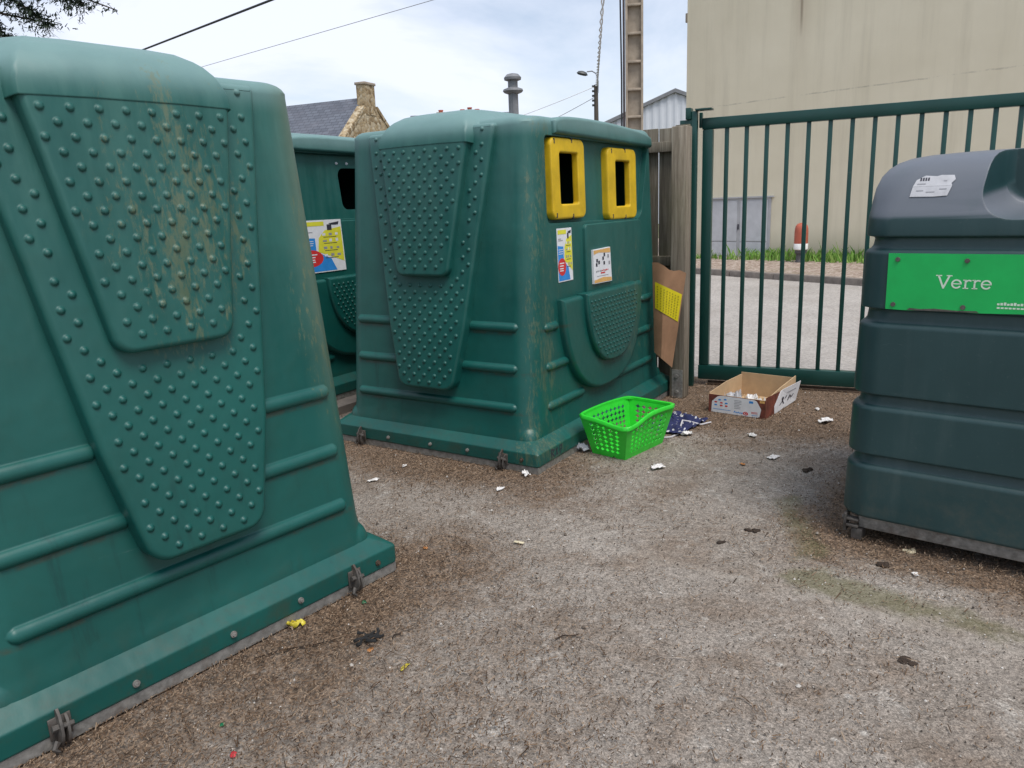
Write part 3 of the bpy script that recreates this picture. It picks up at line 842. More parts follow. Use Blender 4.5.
make_bin(1, C1, A1, 0, 'huge weathered green container nearest the camera, yellow streaks down its studded panel')
make_bin(2, C2, A2, 0, 'green recycling container with two yellow framed openings beside the wooden fence')
C3 = Vector((-1.70, 5.24))
make_bin(3, C3, A2, .06, 'half hidden green container between two others, single dark opening above a poster')
bm = NB(); c3 = C3-X2*WX+Y2*WY
box(bm, (-1.0, -1.2, -.1), (.95, 1.2, .06), Matrix.Translation((c3.x, c3.y, 0)) @ Matrix.Rotation(A2, 4, 'Z'))
tag(obj('slab', bm, M['kerb'], smooth=0), kind='structure')

# ------------------------------------------------------------------ glass container
VA = math.atan2(VX.y, VX.x)
vb = thing('bottle_bank', 'dark blue-green glass container with green Verre sign beside the gate', 'bottle bank', (VC.x, VC.y, 0), VA)
CX, HX, D0, D1 = .62, .685, 0.0, 1.25
bm = NB(); rings = []
def vr(z, out, sf=0, ss=0, r=.12):
    hx = HX-.02*(z-.12)/1.2+out-ss; f = D0-out+.03*(z-.12)/1.2*.5+sf; b = D1+out-ss*1.2
    rings.append([(x, y, z) for x, y in rrect(hx, (b-f)/2, r, 8, CX, (f+b)/2)])
vr(.115, -.05); vr(.118, -.006); vr(.13, 0)
def groove(z0, z1):
    vr(z0-.022, 0); vr(z0-.012, -.003); vr(z0-.004, -.009); vr(z0, -.017); vr(z0+.012, -.023); vr(z1-.012, -.026); vr(z1-.004, -.022); vr(z1+.002, -.002); vr(z1+.008, 0)
groove(.357, .402); groove(.616, .664); groove(.966, 1.022); groove(1.262, 1.310)
LID = ((1.345, 0, 0, .12), (1.375, .003, 0, .12), (1.392, .008, 0, .12), (1.41, .016, 0, .125), (1.45, .030, .001, .13), (1.50, .050, .003, .14), (1.545, .074, .014, .15), (1.575, .098, .032, .16), (1.598, .13, .058, .17), (1.614, .175, .095, .17), (1.624, .24, .15, .16), (1.630, .32, .24, .14), (1.634, .42, .34, .1))
for z, sf, ss, r in LID:
    vr(z, 0, sf, ss, r)
loft(bm, rings)
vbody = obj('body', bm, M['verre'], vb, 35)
t = NB(); sc = []
for y, s in ((-.3, 1.06), (.03, 1.04), (.08, 1.0), (.24, .9), (.29, .84), (.31, .74)):
    sc.append([(CX+.0+u*s, y, 1.625+v*s) for u, v in rrect(.25, .245, .11, 8)])
loft(t, sc); cut = obj('cutter', t, None, smooth=0)
cut.location = vb.location; cut.rotation_euler = vb.rotation_euler
bpy.context.view_layer.update()
bool_diff(vbody, cut)
w = vbody.modifiers.new('wn', 'WEIGHTED_NORMAL'); w.keep_sharp = True; w.weight = 80
def mapV(u, v, h): return Vector((u, -h+.03*(v-.12)/1.2*.5, v))
# sign
bm = NB()
s0 = [(.072, 1.026), (.16, 1.024), (.24, 1.029), (.40, 1.026), (.53, 1.030), (.612, 1.027), (.612, 1.246), (.07, 1.247)]
loft(bm, [[mapV(u, v, h) for u, v in s0] for h in (.0, .006)])
sheet(bm, [(.15, 1.0255), (.40, 1.0275), (.39, 1.034), (.33, 1.032), (.25, 1.036), (.20, 1.032), (.16, 1.034)], mapV, .0066, 1)
sg = obj('sign', bm, [M['signgreen'], M['hook']], vb, 0)
bm = NB(); TH = .0068; hx0 = .250
def L(s, wd=.0062): stroke(bm, [(hx0+a, 1.118+b) for a, b in s], wd, mapV, TH)
def arc(cx, cy, r, a0, a1, n=10, ry=None): return [(cx+r*math.cos(R(a0+(a1-a0)*k/n)), cy+(ry or r)*math.sin(R(a0+(a1-a0)*k/n))) for k in range(n+1)]
L([(.004, .046), (.022, .0), (.041, .046)], .0066); L([(-.004, .0465), (.014, .0465)], .004); L([(.032, .0465), (.049, .0465)], .004)
def let_e(x): L([(x-.0145, .0165), (x+.0145, .0165)], .0038); L(arc(x, .016, .0148, 2, 322, 16), .0056)
def let_r(x): L([(x, 0), (x, .031)], .0058); L([(x-.007, .0005), (x+.009, .0005)], .0038); L([(x-.007, .031), (x, .031)], .0038); L(arc(x+.0115, .019, .0115, 170, 60, 8), .005)
let_e(.066); let_r(.096); let_r(.126); let_e(.164)
obj('sign_lettering', bm, M['signtext'], sg, 0)
bm = NB()
for k in range(12): sheet(bm, rect(.455+.0105*k, 1.060, .463+.0105*k, 1.067+.002*(k % 3)), mapV, .0068)
for k in range(9): sheet(bm, rect(.455+.0125*k, 1.047, .4645+.0125*k, 1.053), mapV, .0068)
obj('small_print', bm, M['signtext'], sg, 0)
for u, v in ((.105, 1.224), (.345, 1.222), (.577, 1.224), (.10, 1.046), (.345, 1.046), (.577, 1.046)):
    bm = NB(); p = mapV(u, v, .006); tube(bm, [p, p+Vector((0, -.006, 0))], .009, 10); obj('bolt', bm, M['hook'], vb, 40)
# torn white sticker on the sloping lid
def lidmap(u, v, h):
    tb = [(q_[0], q_[1]) for q_ in LID[1:11]]
    for (z0, f0), (z1, f1) in zip(tb, tb[1:]):
        if v <= z1: break
    k = (v-z0)/(z1-z0); f = f0+(f1-f0)*k+.0148+.0004*(v-1.4)
    d = Vector((0, -(z1-z0), (f1-f0))).normalized()
    return Vector((u, f, v))+d*h
bm = NB()
#tb_ = [(.148, 1.488), (.245, 1.484), (.30, 1.487), (.312, 1.506), (.305, 1.512), (.318, 1.53), (.312, 1.5495), (.26, 1.5495), (.245, 1.547), (.20, 1.5495), (.16, 1.534)]
sheet(bm, [(.120, 1.462), (.205, 1.4605), (.25, 1.463), (.262, 1.4995), (.126, 1.4995)], lidmap, .0014)
sheet(bm, [(.126, 1.5), (.262, 1.5), (.258, 1.508), (.27, 1.522), (.264, 1.538), (.22, 1.540), (.205, 1.536), (.165, 1.540), (.135, 1.524)], lidmap, .0014)
for k in range(4): sheet(bm, rect(.148+.009*k, 1.520, .154+.009*k, 1.532), lidmap, .0022, 1)
for a, b, c in ((.14, 1.507, .03), (.23, 1.516, .012), (.14, 1.482, .025), (.175, 1.476, .03), (.22, 1.486, .025)): sheet(bm, rect(a, b, a+c, b+.0035), lidmap, .0022, 2)
obj('torn_sticker', bm, [M['sticker'], M['ink'], M['greyink']], vb, 0)
# steel base frame and corner foot
bm = NB()
bbox(bm, (.02, .035, .055), (1.22, .09, .108), .004); bbox(bm, (.02, .0315, .100), (1.22, .034, .109), .0005, 1)
bbox(bm, (.02, 1.16, .055), (1.22, 1.21, .108), .004); bbox(bm, (.0, .095, .055), (.05, 1.155, .108), .004); bbox(bm, (1.19, .095, .055), (1.24, 1.155, .108), .004)
obj('steel_base', bm, M['steel'], vb, 30)
for u, v in ((-.005, .03), (1.20, .03), (-.005, 1.17), (1.2, 1.17)):
    bm = NB(); bbox(bm, (u, v-.012, 0), (u+.045, v+.06, .052), .004); bbox(bm, (u-.035, v-.01, .03), (u-.022, v+.045, .112), .003); tube(bm, [(u-.045, v+.015, .085), (u+.02, v+.015, .085)], .012, 8)
    bbox(bm, (u-.02, v-.022, .058), (u+.03, v-.003, .070), .002); bbox(bm, (u-.02, v-.022, .088), (u+.03, v-.003, .098), .002)
    obj('foot', bm, M['hook'], vb, 40)

# ------------------------------------------------------------------ sliding gate, post, track
ga = math.atan2(GX.y, GX.x)
gt = thing('sliding_gate', 'dark green metal gate of upright bars closing the yard', 'gate', (G0.x, G0.y, 0), ga)
GL = 5.2
bm = NB(); bbox(bm, (.045, -.03, 1.985), (GL, .03, 2.068), .005); obj('top_rail', bm, M['gate'], gt)
bm = NB(); bbox(bm, (.045, -.035, .045), (GL, .035, .162), .006); obj('bottom_rail', bm, M['gate'], gt)
bm = NB(); bbox(bm, (.050, -.034, .164), (.125, .034, 1.983), .006); bbox(bm, (.02, -.02, 2.0), (.043, .02, 2.11), .003); obj('stile', bm, M['gate'], gt)
x = .226
while x < GL-.05:
    bm = NB(); bbox(bm, (x-.015, -.015, .16), (x+.015, .015, 1.988), .004, 2); obj('bar', bm, M['gate'], gt); x += .1444
gp = thing('gate_post', 'slim green steel post with top bracket holding the gate end', 'post', (1.462, 6.04, 0), ga)
bm = NB(); bbox(bm, (-.03, -.03, 0), (.012, .03, 2.115), .004); obj('column', bm, M['gate'], gp)
bm = NB(); bbox(bm, (-.115, -.028, 2.0), (-.032, .028, 2.055), .003); bbox(bm, (-.07, -.045, 2.057), (-.0315, .05, 2.14), .003); bbox(bm, (.0, -.045, 2.1165), (.12, .05, 2.1295), .002); obj('bracket', bm, M['gate'], gp)
bm = NB(); bbox(bm, (.12, -.03, .0), (5.3, .025, .018), .002); bbox(bm, (.12, -.012, .019), (5.3, .008, .032), .002)
tr = obj('gate_track', bm, M['rustysteel'], None, 30); tr.location = (G0.x, G0.y, 0); tr.rotation_euler = (0, 0, ga)
tag(tr, 'rusty steel rail on the ground under the gate', 'rail')

# ------------------------------------------------------------------ wooden fence
F0 = C2+X2*.10+Y2*2.19; fa = A2+PI
fn_ = thing('wooden_fence', 'grey weathered board fence with a thick front post beside the gate', 'fence', (F0.x, F0.y, 0), fa)
r4 = random.Random(9); x = .03
while x < 4.4:
    wd = r4.uniform(.10, .118); bm = NB(); bbox(bm, (x, -.011, .02), (x+wd, .011, 2.02+r4.uniform(-.025, .02)), .003)
    obj('plank', bm, M['wood'], fn_, 30); x += wd+r4.uniform(.010, .016)
for z in (.30, 1.02, 1.86):
    bm = NB(); bbox(bm, (.03, .012, z-.035), (4.4, .058, z+.038), .004); obj('rail', bm, M['post'] if z < .5 else M['wood'], fn_, 30)
PP = Vector((1.290, 5.72)); rel = PP-F0; lx = rel.dot(-X2); ly = rel.dot(-Y2)
bm = NB(); bbox(bm, (lx-.055, ly-.05, 0), (lx+.062, ly+.06, 1.985), .008); pst = obj('post', bm, M['post'], fn_, 30)
bm = NB(); box(bm, (lx-.045, ly+.0605, .0), (lx+.04, ly+.065, .22))
for z in (.05, .17): tube(bm, [(lx, ly+.064, z), (lx, ly+.075, z)], .014, 6)
obj('metal_plate', bm, M['steel'], pst, 30)

# ------------------------------------------------------------------ cardboard sheet and yellow tray
cb = thing('cardboard_sheet', 'folded brown cardboard sheet wedged upright between container and fence post', 'cardboard', (1.15, 5.52, 0), 0)
bm = NB()
TL, TR, BR, BL = Vector((1.045, 5.56, 1.045)), Vector((1.285, 5.50, .955)), Vector((1.19, 5.50, .268)), Vector((1.062, 5.56, .385))
base_ = Vector((1.15, 5.52, 0))
def cbm(u, v, h):
    a = BL.lerp(BR, u); b = TL.lerp(TR, u); p = a.lerp(b, v); p = p.copy(); p.y += (-.035*math.sin(PI*min(1, u/.62)) if u < .62 else .10*(u-.62)) - h
    return p-base_
us = [0, .15, .31, .46, .62, .8, 1]; vs_ = [0, .3, .34, .6, .9, 1]
for h in (0, .006):
    g = [[bm.verts.new(cbm(u, v+(.02*math.sin(9*u) if v == 1 else 0), h+(.004 if v == .34 else 0))) for u in us] for v in vs_]
    for a, b in zip(g, g[1:]): bridge(bm, a, b, False)
obj('board', bm, M['card'], cb, 30)
bm = NB()
gy = [[(a, b) for a in [.05+.90*i/8 for i in range(9)]] for b in [.50+.29*j/6 for j in range(7)]]
g = [[bm.verts.new(cbm(a+.03*(b-.5), b+.02*(.5-a), .011)) for a, b in row] for row in gy]
for a, b in zip(g, g[1:]): bridge(bm, a, b, False)
for j in range(9):
    for i in range(8):
        a = .10+.82*i/8+.008*(j % 2); b = .52+.25*j/9
        sheet(bm, [(a+.03*(b-.5), b+.02*(.5-a)), (a+.035+.03*(b-.5), b+.02*(.5-a)), (a+.035+.03*(b-.5), b+.014+.02*(.5-a)), (a+.03*(b-.5), b+.012+.02*(.5-a))], cbm, .0135, 1)
obj('yellow_label', bm, [M['dotyellow'], M['olive']], cb, 30)

# ------------------------------------------------------------------ green basket
bk = thing('shopping_basket', 'bright green plastic basket with diamond cut-outs lying by the container', 'basket', (.70, 4.50, 0), R(47))
BH = .245; b0 = (.205, .118); b1 = (.262, .172)
def lat(u):                          # u 0..1 round the rim, sides start at the front corner (+x along long side)
    pass
def bpt(side, a, b, off=0):
    hx = b0[0]+(b1[0]-b0[0])*b+off; hy = b0[1]+(b1[1]-b0[1])*b+off
    z = .004+BH*b
    if side == 0: x, y = -hx+2*hx*a, -hy           # long side facing the camera
    elif side == 1: x, y = hx, -hy+2*hy*a
    elif side == 2: x, y = hx-2*hx*a, hy
    else: x, y = -hx, hy-2*hy*a
    # sagging rim near the front corner, raised far corners
    dz = 0
    if side == 0: dz = -.035*math.exp(-((a-.12)/.22)**2)+.012*math.sin(PI*a)
    if side == 3: dz = -.035*math.exp(-((1-a)/.5)**2)
    if side == 2: dz = .012*math.sin(PI*a)
    return Vector((x, y, z+dz*b))
bm = NB()
def quadsolid(side, a0, b0_, a1, b1_):
    pass
def cell_wall(side, na, nb, amin, amax, bmin, bmax, th=.0035):
    """wall with open diamonds: solid borders plus crossing slats"""
    def q(pts):
        o_ = [bm.verts.new(bpt(side, a, b, .0)) for a, b in pts]; i_ = [bm.verts.new(bpt(side, a, b, -th)) for a, b in pts]
        bm.faces.new(o_); bm.faces.new(list(reversed(i_)))
        for k in range(len(pts)): bm.faces.new((o_[k], i_[k], i_[(k+1) % len(pts)], o_[(k+1) % len(pts)]))
    N = 8
    for k in range(N):
        q(rect(k/N, 0, (k+1)/N, bmin)); q(rect(k/N, bmax, (k+1)/N, 1))
    q(rect(0, bmin, amin, bmax)); q(rect(amax, bmin, 1, bmax))
    da = (amax-amin)/na; db = (bmax-bmin)/nb; wa = da*.11; wb = db*.11
    for i in range(na):
        for j in range(nb):
            a = amin+da*i; b = bmin+db*j
            ca, cb_ = a+da/2, b+db/2
            # four corner kites around the diamond hole
            for sa in (-1, 1):
                for sb in (-1, 1):
                    e = (ca+sa*da/2, cb_+sb*db/2)
                    q([e, (ca+sa*da*.5, cb_+sb*wb*.55), (ca+sa*(da*.5-wa), cb_), (ca, cb_+sb*(db*.5-wb)), (ca+sa*wa*.55, cb_+sb*db*.5)])
            if i == 0: q([(a, cb_-wb*.55), (a+wa, cb_), (a, cb_+wb*.55)])
cell_wall(0, 9, 6, .10, .90, .12, .86); cell_wall(2, 9, 6, .10, .90, .12, .86)
cell_wall(1, 5, 6, .14, .86, .12, .86); cell_wall(3, 5, 6, .14, .86, .12, .86)
N = 6
box(bm, (-b0[0], -b0[1], .002), (b0[0], b0[1], .008))
obj('shell', bm, M['basket'], bk, 30)
bm = NB(); rim = []
for side in range(4):
    for k in range(10): rim.append(bpt(side, k/10, 1, .004))
rim.append(rim[0])
rp = []; n_ = len(rim)-1
for i in range(n_): 
    p = (rim[i-1]+rim[i]*2+rim[(i+1) % n_])/4; rp.append(p)
inn = [Vector((p.x*.955, p.y*.94, p.z)) for p in rp]; outp = [Vector((p.x*1.02, p.y*1.03, p.z)) for p in rp]
ra = [bm.verts.new(p+Vector((0, 0, -.018))) for p in outp]; rb = [bm.verts.new(p+Vector((0, 0, .002))) for p in outp]
rc = [bm.verts.new(p+Vector((0, 0, .006))) for p in rp]; rd = [bm.verts.new(p+Vector((0, 0, .002))) for p in inn]; re_ = [bm.verts.new(p+Vector((0, 0, -.012))) for p in inn]
for a, b in ((ra, rb), (rb, rc), (rc, rd), (rd, re_)): bridge(bm, a, b)
obj('rim', bm, M['basket'], bk, 60)

# ------------------------------------------------------------------ fruit box
Bc = Vector((1.708, 4.985)); bx = Vector((-.77, .638)); by = Vector((.638, .77))     # front edge runs along bx, depth along by
ang = math.atan2(-bx.y, -bx.x)
fb = thing('fruit_box', 'open cardboard fruit tray printed brown and white lying by the gate', 'box', (Bc.x, Bc.y, 0), ang)
FW, FD, FH = .41, .57, .145
bm = NB()
box(bm, (-FW, 0, .002), (0, FD, .008))
box(bm, (-FW, 0, .008), (0, .006, FH-.012)); 
loft(bm, [[(-FW, y, .008), (-FW+.006, y, .008), (-FW+.006, y, z1), (-FW, y, z1)] for y, z1 in ((.006, FH-.004), (FD*.5, FH+.02), (FD, FH+.02))])
loft(bm, [[(-.006+dx, y, .008), (dx, y, .008), (dx+.0, y, z1), (-.006+dx, y, z1)] for y, z1, dx in ((.006, FH-.01, -.0), (FD*.5, FH+.025, 0), (FD, FH+.05, 0))])
loft(bm, [[(x_, y_, .008), (x_, y_+.006, .008), (x_, y_+.006, FH+.035), (x_, y_, FH+.035)] for x_, y_ in ((-FW, FD-.006), (-.006, FD-.006))])
obj('tray', bm, M['cardin'], fb, 30)
bm = NB()
def fm(u, v, h): return Vector((-FW+u*FW, -h, .003+v*(FH-.015)))
sheet(bm, rect(0, 0, 1, 1), fm, .0012, 0)
wp = round_poly([(.05, .02), (.90, .02), (.93, .5), (.84, .97), (.18, .97), (.06, .62)], [.02, .1, .25, .1, .12, .1], 5)
sheet(bm, wp, fm, .0018, 1)
sheet(bm, rect(.90, .84, .985, .97), fm, .0018, 4)
sheet(bm, [(.0, .80), (.17, .99), (.0, .99)], fm, .0016, 0)
r5 = random.Random(2)
for a, b in ((.13, .60), (.23, .58), (.32, .58), (.13, .44), (.23, .43), (.32, .43), (.20, .74), (.30, .78)): sheet(bm, disc(a, b, .028, .045, 8), fm, .0024, 2 if r5.random() < .7 else 3)
for k in range(6): sheet(bm, rect(.46, .80-.085*k, .46+r5.uniform(.08, .16), .825-.085*k), fm, .0024, 5)
sheet(bm, rect(.72, .76, .79, .88), fm, .0024, 2)
sheet(bm, rect(.08, .20, .40, .225), fm, .0024, 2)
for k, (a, hgt) in enumerate(((.46, .11), (.50, .07), (.53, .09), (.56, .06), (.59, .07))): stroke(bm, [(a, .13), (a+.012, .13+hgt), (a+.028, .14)], .012, fm, .0024, 2)
ring_o = disc(.665, .17, .045, .10, 18); ring_i = disc(.665, .17, .028, .062, 18)
for k in range(18): sheet(bm, [ring_o[k], ring_o[(k+1) % 18], ring_i[(k+1) % 18], ring_i[k]], fm, .0026, 3)
sheet(bm, [(.66, .13), (.69, .15), (.68, .21), (.645, .20)], fm, .0026, 3)
for b in (.28, .22): sheet(bm, rect(.76, b, .87, b+.025), fm, .0024, 3)
sheet(bm, rect(.77, .12, .87, .145), fm, .0024, 2)
obj('front_print', bm, [M['brownprint'], M['white'], M['blue'], M['redprint'], M['orangeprint'], M['greyink']], fb, 0)
bm = NB()
def sm(u, v, h): return Vector((h+.03*v*u, u*FD, .003+v*(FH+.01)))
sheet(bm, rect(0, 0, .45, .97), sm, .0014, 0)
pl = round_poly([(.28, .0), (1.0, .05), (1.02, 1.02), (.42, 1.0), (.25, .4)], [.05, .02, .02, .1, .1], 4)
t = NB(); raised(t, pl, .004, .001, sm, base=.0018, seg=1); merge(bm, t, mi=1)
for s in ([(.42, .30), (.5, .45), (.55, .28)], [(.58, .5), (.62, .62)], [(.68, .35), (.72, .55), (.78, .4), (.84, .52)]): stroke(bm, s, .03, sm, .0052, 2)
sheet(bm, disc(.5, .55, .035, .09, 10), sm, .0052, 2); sheet(bm, rect(.62, .72, .9, .76), sm, .0052, 5)
obj('side_print', bm, [M['brownprint'], M['white'], M['ink'], M['redprint'], M['orangeprint'], M['greyink']], fb, 0)

# ------------------------------------------------------------------ litter pieces, each a thing
def gz(x, y): return min(.012*fbm(x, y, .5)-.004, .004)
def scrap(name, x, y, sx_, sy_, mat, label, cat, group=None, seed=0, hh=.012, n=9, z=None, rot=None):
    r_ = random.Random(seed); bm = NB(); g = []
    if name == 'paper_scrap': sx_ *= 1.08; sy_ *= 1.08
    rz = rot if rot is not None else r_.uniform(0, PI)
    for j in range(n+1):
        row = []
        for i in range(n+1):
            a = i/n-.5; b = j/n-.5
            k = 1-.25*(a*a+b*b)*2
            w1 = mnoise.noise(Vector((a*3.1+seed*5.3, b*3.1, 1.3))); w2 = mnoise.noise(Vector((a*3.1, b*3.1+seed*4.1, 7.7)))
            px = (a*k+.22*w1)*sx_*(1+.06*r_.uniform(-1, 1)); py = (b*k+.26*w2)*sy_*(1+.06*r_.uniform(-1, 1))
            pz = hh*(.55+.5*mnoise.noise(Vector((a*4+seed*3.1, b*4, seed*1.7)))+.35*mnoise.noise(Vector((a*9, b*9+seed, 2)))) * (1.0-.5*max(abs(a), abs(b)))
            row.append(bm.verts.new((px, py, max(.001, pz))))
        g.append(row)
    for a, b in zip(g, g[1:]): bridge(bm, a, b, False)
    o = obj(name, bm, mat, None, 25, loc=(x, y, (gz(x, y) if z is None else z)+.004)); o.rotation_euler = (0, 0, rz)
    so = o.modifiers.new('thick', 'SOLIDIFY'); so.thickness = .0012
    return tag(o, label, cat, group)
GP = 'white paper scraps on the yard'
for i, (x, y, sx_, sy_, hh, lab) in enumerate((
    (.803, 4.107, .085, .05, .03, 'crumpled white paper lying just in front of the green basket'),
    (1.104, 4.698, .075, .06, .035, 'crumpled white tissue between the green basket and the fruit box'),
    (1.498, 4.213, .085, .05, .012, 'flat white paper flake alone on bare concrete before the fruit box'),
    (2.07, 4.859, .10, .065, .035, 'crumpled white napkin on the needles right of the fruit box'),
    (1.505, 4.623, .065, .04, .025, 'small torn white paper right below the fruit box corner'),
    (.412, 4.475, .10, .075, .06, 'folded grey-white plastic film between the green basket and the container'),
    (-.087, 3.878, .055, .035, .015, 'white paper scrap in front of the corner of the yellow framed container'),
    (-.803, 4.096, .075, .035, .012, 'white paper strip between the two large containers, on brown needles'),
    (-.66, 4.33, .04, .025, .01, 'tiny white flake close under the middle container'),
    (.06, 4.07, .06, .04, .04, 'dirty white paper caught on the base of the container corner'),
    (1.57, 2.769, .03, .02, .01, 'tiny white flake in front of the glass container'),
    (2.13, 5.15, .04, .03, .02, 'small white ball of paper near the gate, behind the napkin'))):
    scrap('paper_scrap' if i != 5 else 'plastic_film', x, y, sx_, sy_, M['film'] if i == 5 else M['paper'], lab, 'paper scrap' if i != 5 else 'plastic film', GP if i != 5 else None, i+1, hh)
scrap('foil_wrapper', -.838, 2.572, .075, .05, M['foil'], 'crumpled yellow foil wrapper lying against the base of the nearest container', 'wrapper', None, 31, .04, 5)
scrap('yellow_fragment', -.398, 2.289, .045, .016, M['foil'], 'narrow bright yellow fragment lying alone on the concrete', 'fragment', None, 32, .01, 4, rot=1.1)
scrap('red_fragment', -.841, 1.896, .03, .022, M['redbit'], 'small red fragment near the foot of the nearest container', 'fragment', None, 33, .008, 4)
scrap('green_shard', -.615, 2.731, .03, .02, M['greenbit'], 'small green shard by the corner of the nearest container', 'shard', None, 34, .008, 4)
scrap('green_leaf', -.921, 2.031, .022, .016, M['greenbit'], 'tiny green leaf on the ground left of the red fragment', 'leaf', None, 35, .006, 4)
scrap('orange_leaf', -.535, 2.40, .028, .02, M['orangebit'], 'small orange leaf beside the black rag', 'leaf', None, 36, .006, 4)
scrap('orange_leaf', 1.289, 4.116, .04, .025, M['orangebit'], 'orange leaf on bare concrete between fruit box and glass container', 'leaf', None, 37, .01, 4)
scrap('orange_leaf', -.42, 3.19, .03, .02, M['orangebit'], 'orange leaf between the corners of the two large containers', 'leaf', None, 38, .008, 4)
bm = NB(); bbox(bm, (-.024, -.008, 0), (.024, .008, .005), .002)
o = obj('wood_chip', bm, M['cream'], None, 30, loc=(.003, 3.199, .006)); o.rotation_euler = (0, 0, R(-25)); tag(o, 'short cream coloured wood chip alone in the middle of the concrete', 'wood chip')
def clump(name, x, y, r_, mat, label, cat, seed, hz=.5):
    bm = NB(); rr = random.Random(seed)
    for k in range(5):
        t = bmesh.new(); bmesh.ops.create_icosphere(t, subdivisions=2, radius=1)
        for v in t.verts: v.co *= 1+.35*mnoise.noise(v.co*2+Vector((seed, k, 0)))
        s = r_*rr.uniform(.35, .6)
        merge(bm, t, Matrix.Translation((rr.uniform(-.6, .6)*r_, rr.uniform(-.6, .6)*r_, s*hz*.8)) @ Matrix.Diagonal((s, s*rr.uniform(.6, 1), s*hz, 1)))
    return tag(obj(name, bm, mat, None, 30, loc=(x, y, gz(x, y))), label, cat)
clump('dirt_clump', .901, 3.126, .022, M['brownclump'], 'dark brown clump left of the pair on the concrete', 'dirt clump', 1)
clump('dirt_clump', 1.05, 3.252, .02, M['brownclump'], 'left of two dark clumps lying close together on concrete', 'dirt clump', 2)
clump('dirt_clump', 1.09, 3.243, .022, M['brownclump'], 'right of two dark clumps lying close together on concrete', 'dirt clump', 3)
clump('dirt_clump', 1.611, 3.978, .035, M['brownclump'], 'brown clump between fruit box and glass container', 'dirt clump', 4)
clump('dirt_clump', 1.24, 2.199, .03, M['brownclump'], 'flat brown clump below the mossy strip', 'dirt clump', 5, .25)
clump('dirt_clump', 1.48, 2.86, .035, M['brownclump'], 'dark clump just under the front edge of the glass container', 'dirt clump', 6)
clump('nut_shell', 1.655, 2.985, .03, M['cream'], 'pale nut shells under the glass container front edge', 'nut shell', 7)
# black rag: a few twisted strips
bm = NB(); rr = random.Random(12)
for k in range(9):
    a = rr.uniform(0, PI*2); p = Vector((rr.uniform(-.02, .02), rr.uniform(-.02, .02), .008)); pts = []
    for s in range(5):
        pts.append(p.copy()); a += rr.uniform(-.7, .7); p += Vector((math.cos(a)*.014, math.sin(a)*.012, rr.uniform(-.004, .006))); p.z = max(.004, p.z)
    tube(bm, pts, [rr.uniform(.004, .008) for _ in pts], 6)
o = obj('black_rag', bm, M['blackstuff'], None, 40, loc=(-.555, 2.465, 0)); tag(o, 'twisted black rag on the ground before the nearest container', 'rag')
# twigs
for i, (x, y, L_, a, lab) in enumerate(((-.80, 2.42, .28, .35, 'long thin twig lying near the foot of the nearest container'), (.16, 2.42, .09, .25, 'short dark twig in the middle foreground'), (-.45, 2.48, .05, .9, 'stubby brown twig right of the black rag'))):
    bm = NB(); tube(bm, [(-L_/2, 0, .006), (-L_/6, .008, .009), (L_/4, -.004, .008), (L_/2, .006, .006)], [.0025, .003, .0028, .0016], 6)
    o = obj('twig', bm, M['brownclump'], None, 50, loc=(x, y, gz(x, y)+.002)); o.rotation_euler = (0, 0, a); tag(o, lab, 'twig')
# navy cloth and white cord behind the basket
bm = NB(); n = 40; g = []
for j in range(n+1):
    row = []
    for i in range(n+1):
        a = i/n-.5; b = j/n-.5; q = Vector((a*6, b*6, 1))
        z = .05*max(0, .65+mnoise.noise(q)+.5*mnoise.noise(q*2.3))*(1-1.5*max(abs(a), abs(b))**2)
        row.append(bm.verts.new((a*.30+.03*mnoise.noise(q+Vector((5, 0, 0))), b*.42+.03*mnoise.noise(q+Vector((0, 7, 0))), max(.004, z))))
    g.append(row)
for a, b in zip(g, g[1:]): bridge(bm, a, b, False)
for f in bm.faces:
    cz = f.calc_center_median()
    if mnoise.noise(cz*60) > .42: f.material_index = 1
o = obj('cloth', bm, [M['navy'], M['film']], None, 60, loc=(1.075, 4.93, .003)); o.rotation_euler = (0, 0, R(-40)); tag(o, 'crumpled navy cloth with pale pattern behind the green basket', 'cloth')
bm = NB(); pts = [(.93, 4.64, .012), (1.0, 4.66, .01), (1.06, 4.72, .01), (1.09, 4.80, .03), (1.12, 4.87, .055), (1.18, 4.92, .03), (1.25, 4.90, .012), (1.33, 4.95, .01)]
tube(bm, pts, .006, 6); tag(obj('cord', bm, M['cord'], None, 60), 'white cord trailing over the navy cloth', 'cord')
scrap('paper_scrap', 1.17, 5.06, .06, .05, M['paper'], 'white tissue at the back end of the navy cloth', 'paper scrap', GP, 44, .05)
# contents of the fruit box
for i, (u, v, s, lab) in enumerate(((-.30, .17, .15, 'shiny clear plastic wrap inside the fruit box'), (-.20, .26, .13, 'white paper inside the middle of the fruit box'), (-.09, .20, .12, 'pale lilac paper inside the right of the fruit box'))):
    p = Bc + Vector((math.cos(ang), math.sin(ang)))*u + Vector((-math.sin(ang), math.cos(ang)))*v
    scrap('plastic_wrap' if i == 0 else 'paper_scrap', p.x, p.y, s, s*.8, M['film'] if i == 0 else M['paper'], lab, 'plastic wrap' if i == 0 else 'paper scrap', None, 50+i, .17 if i == 0 else .12, 12, z=.006)

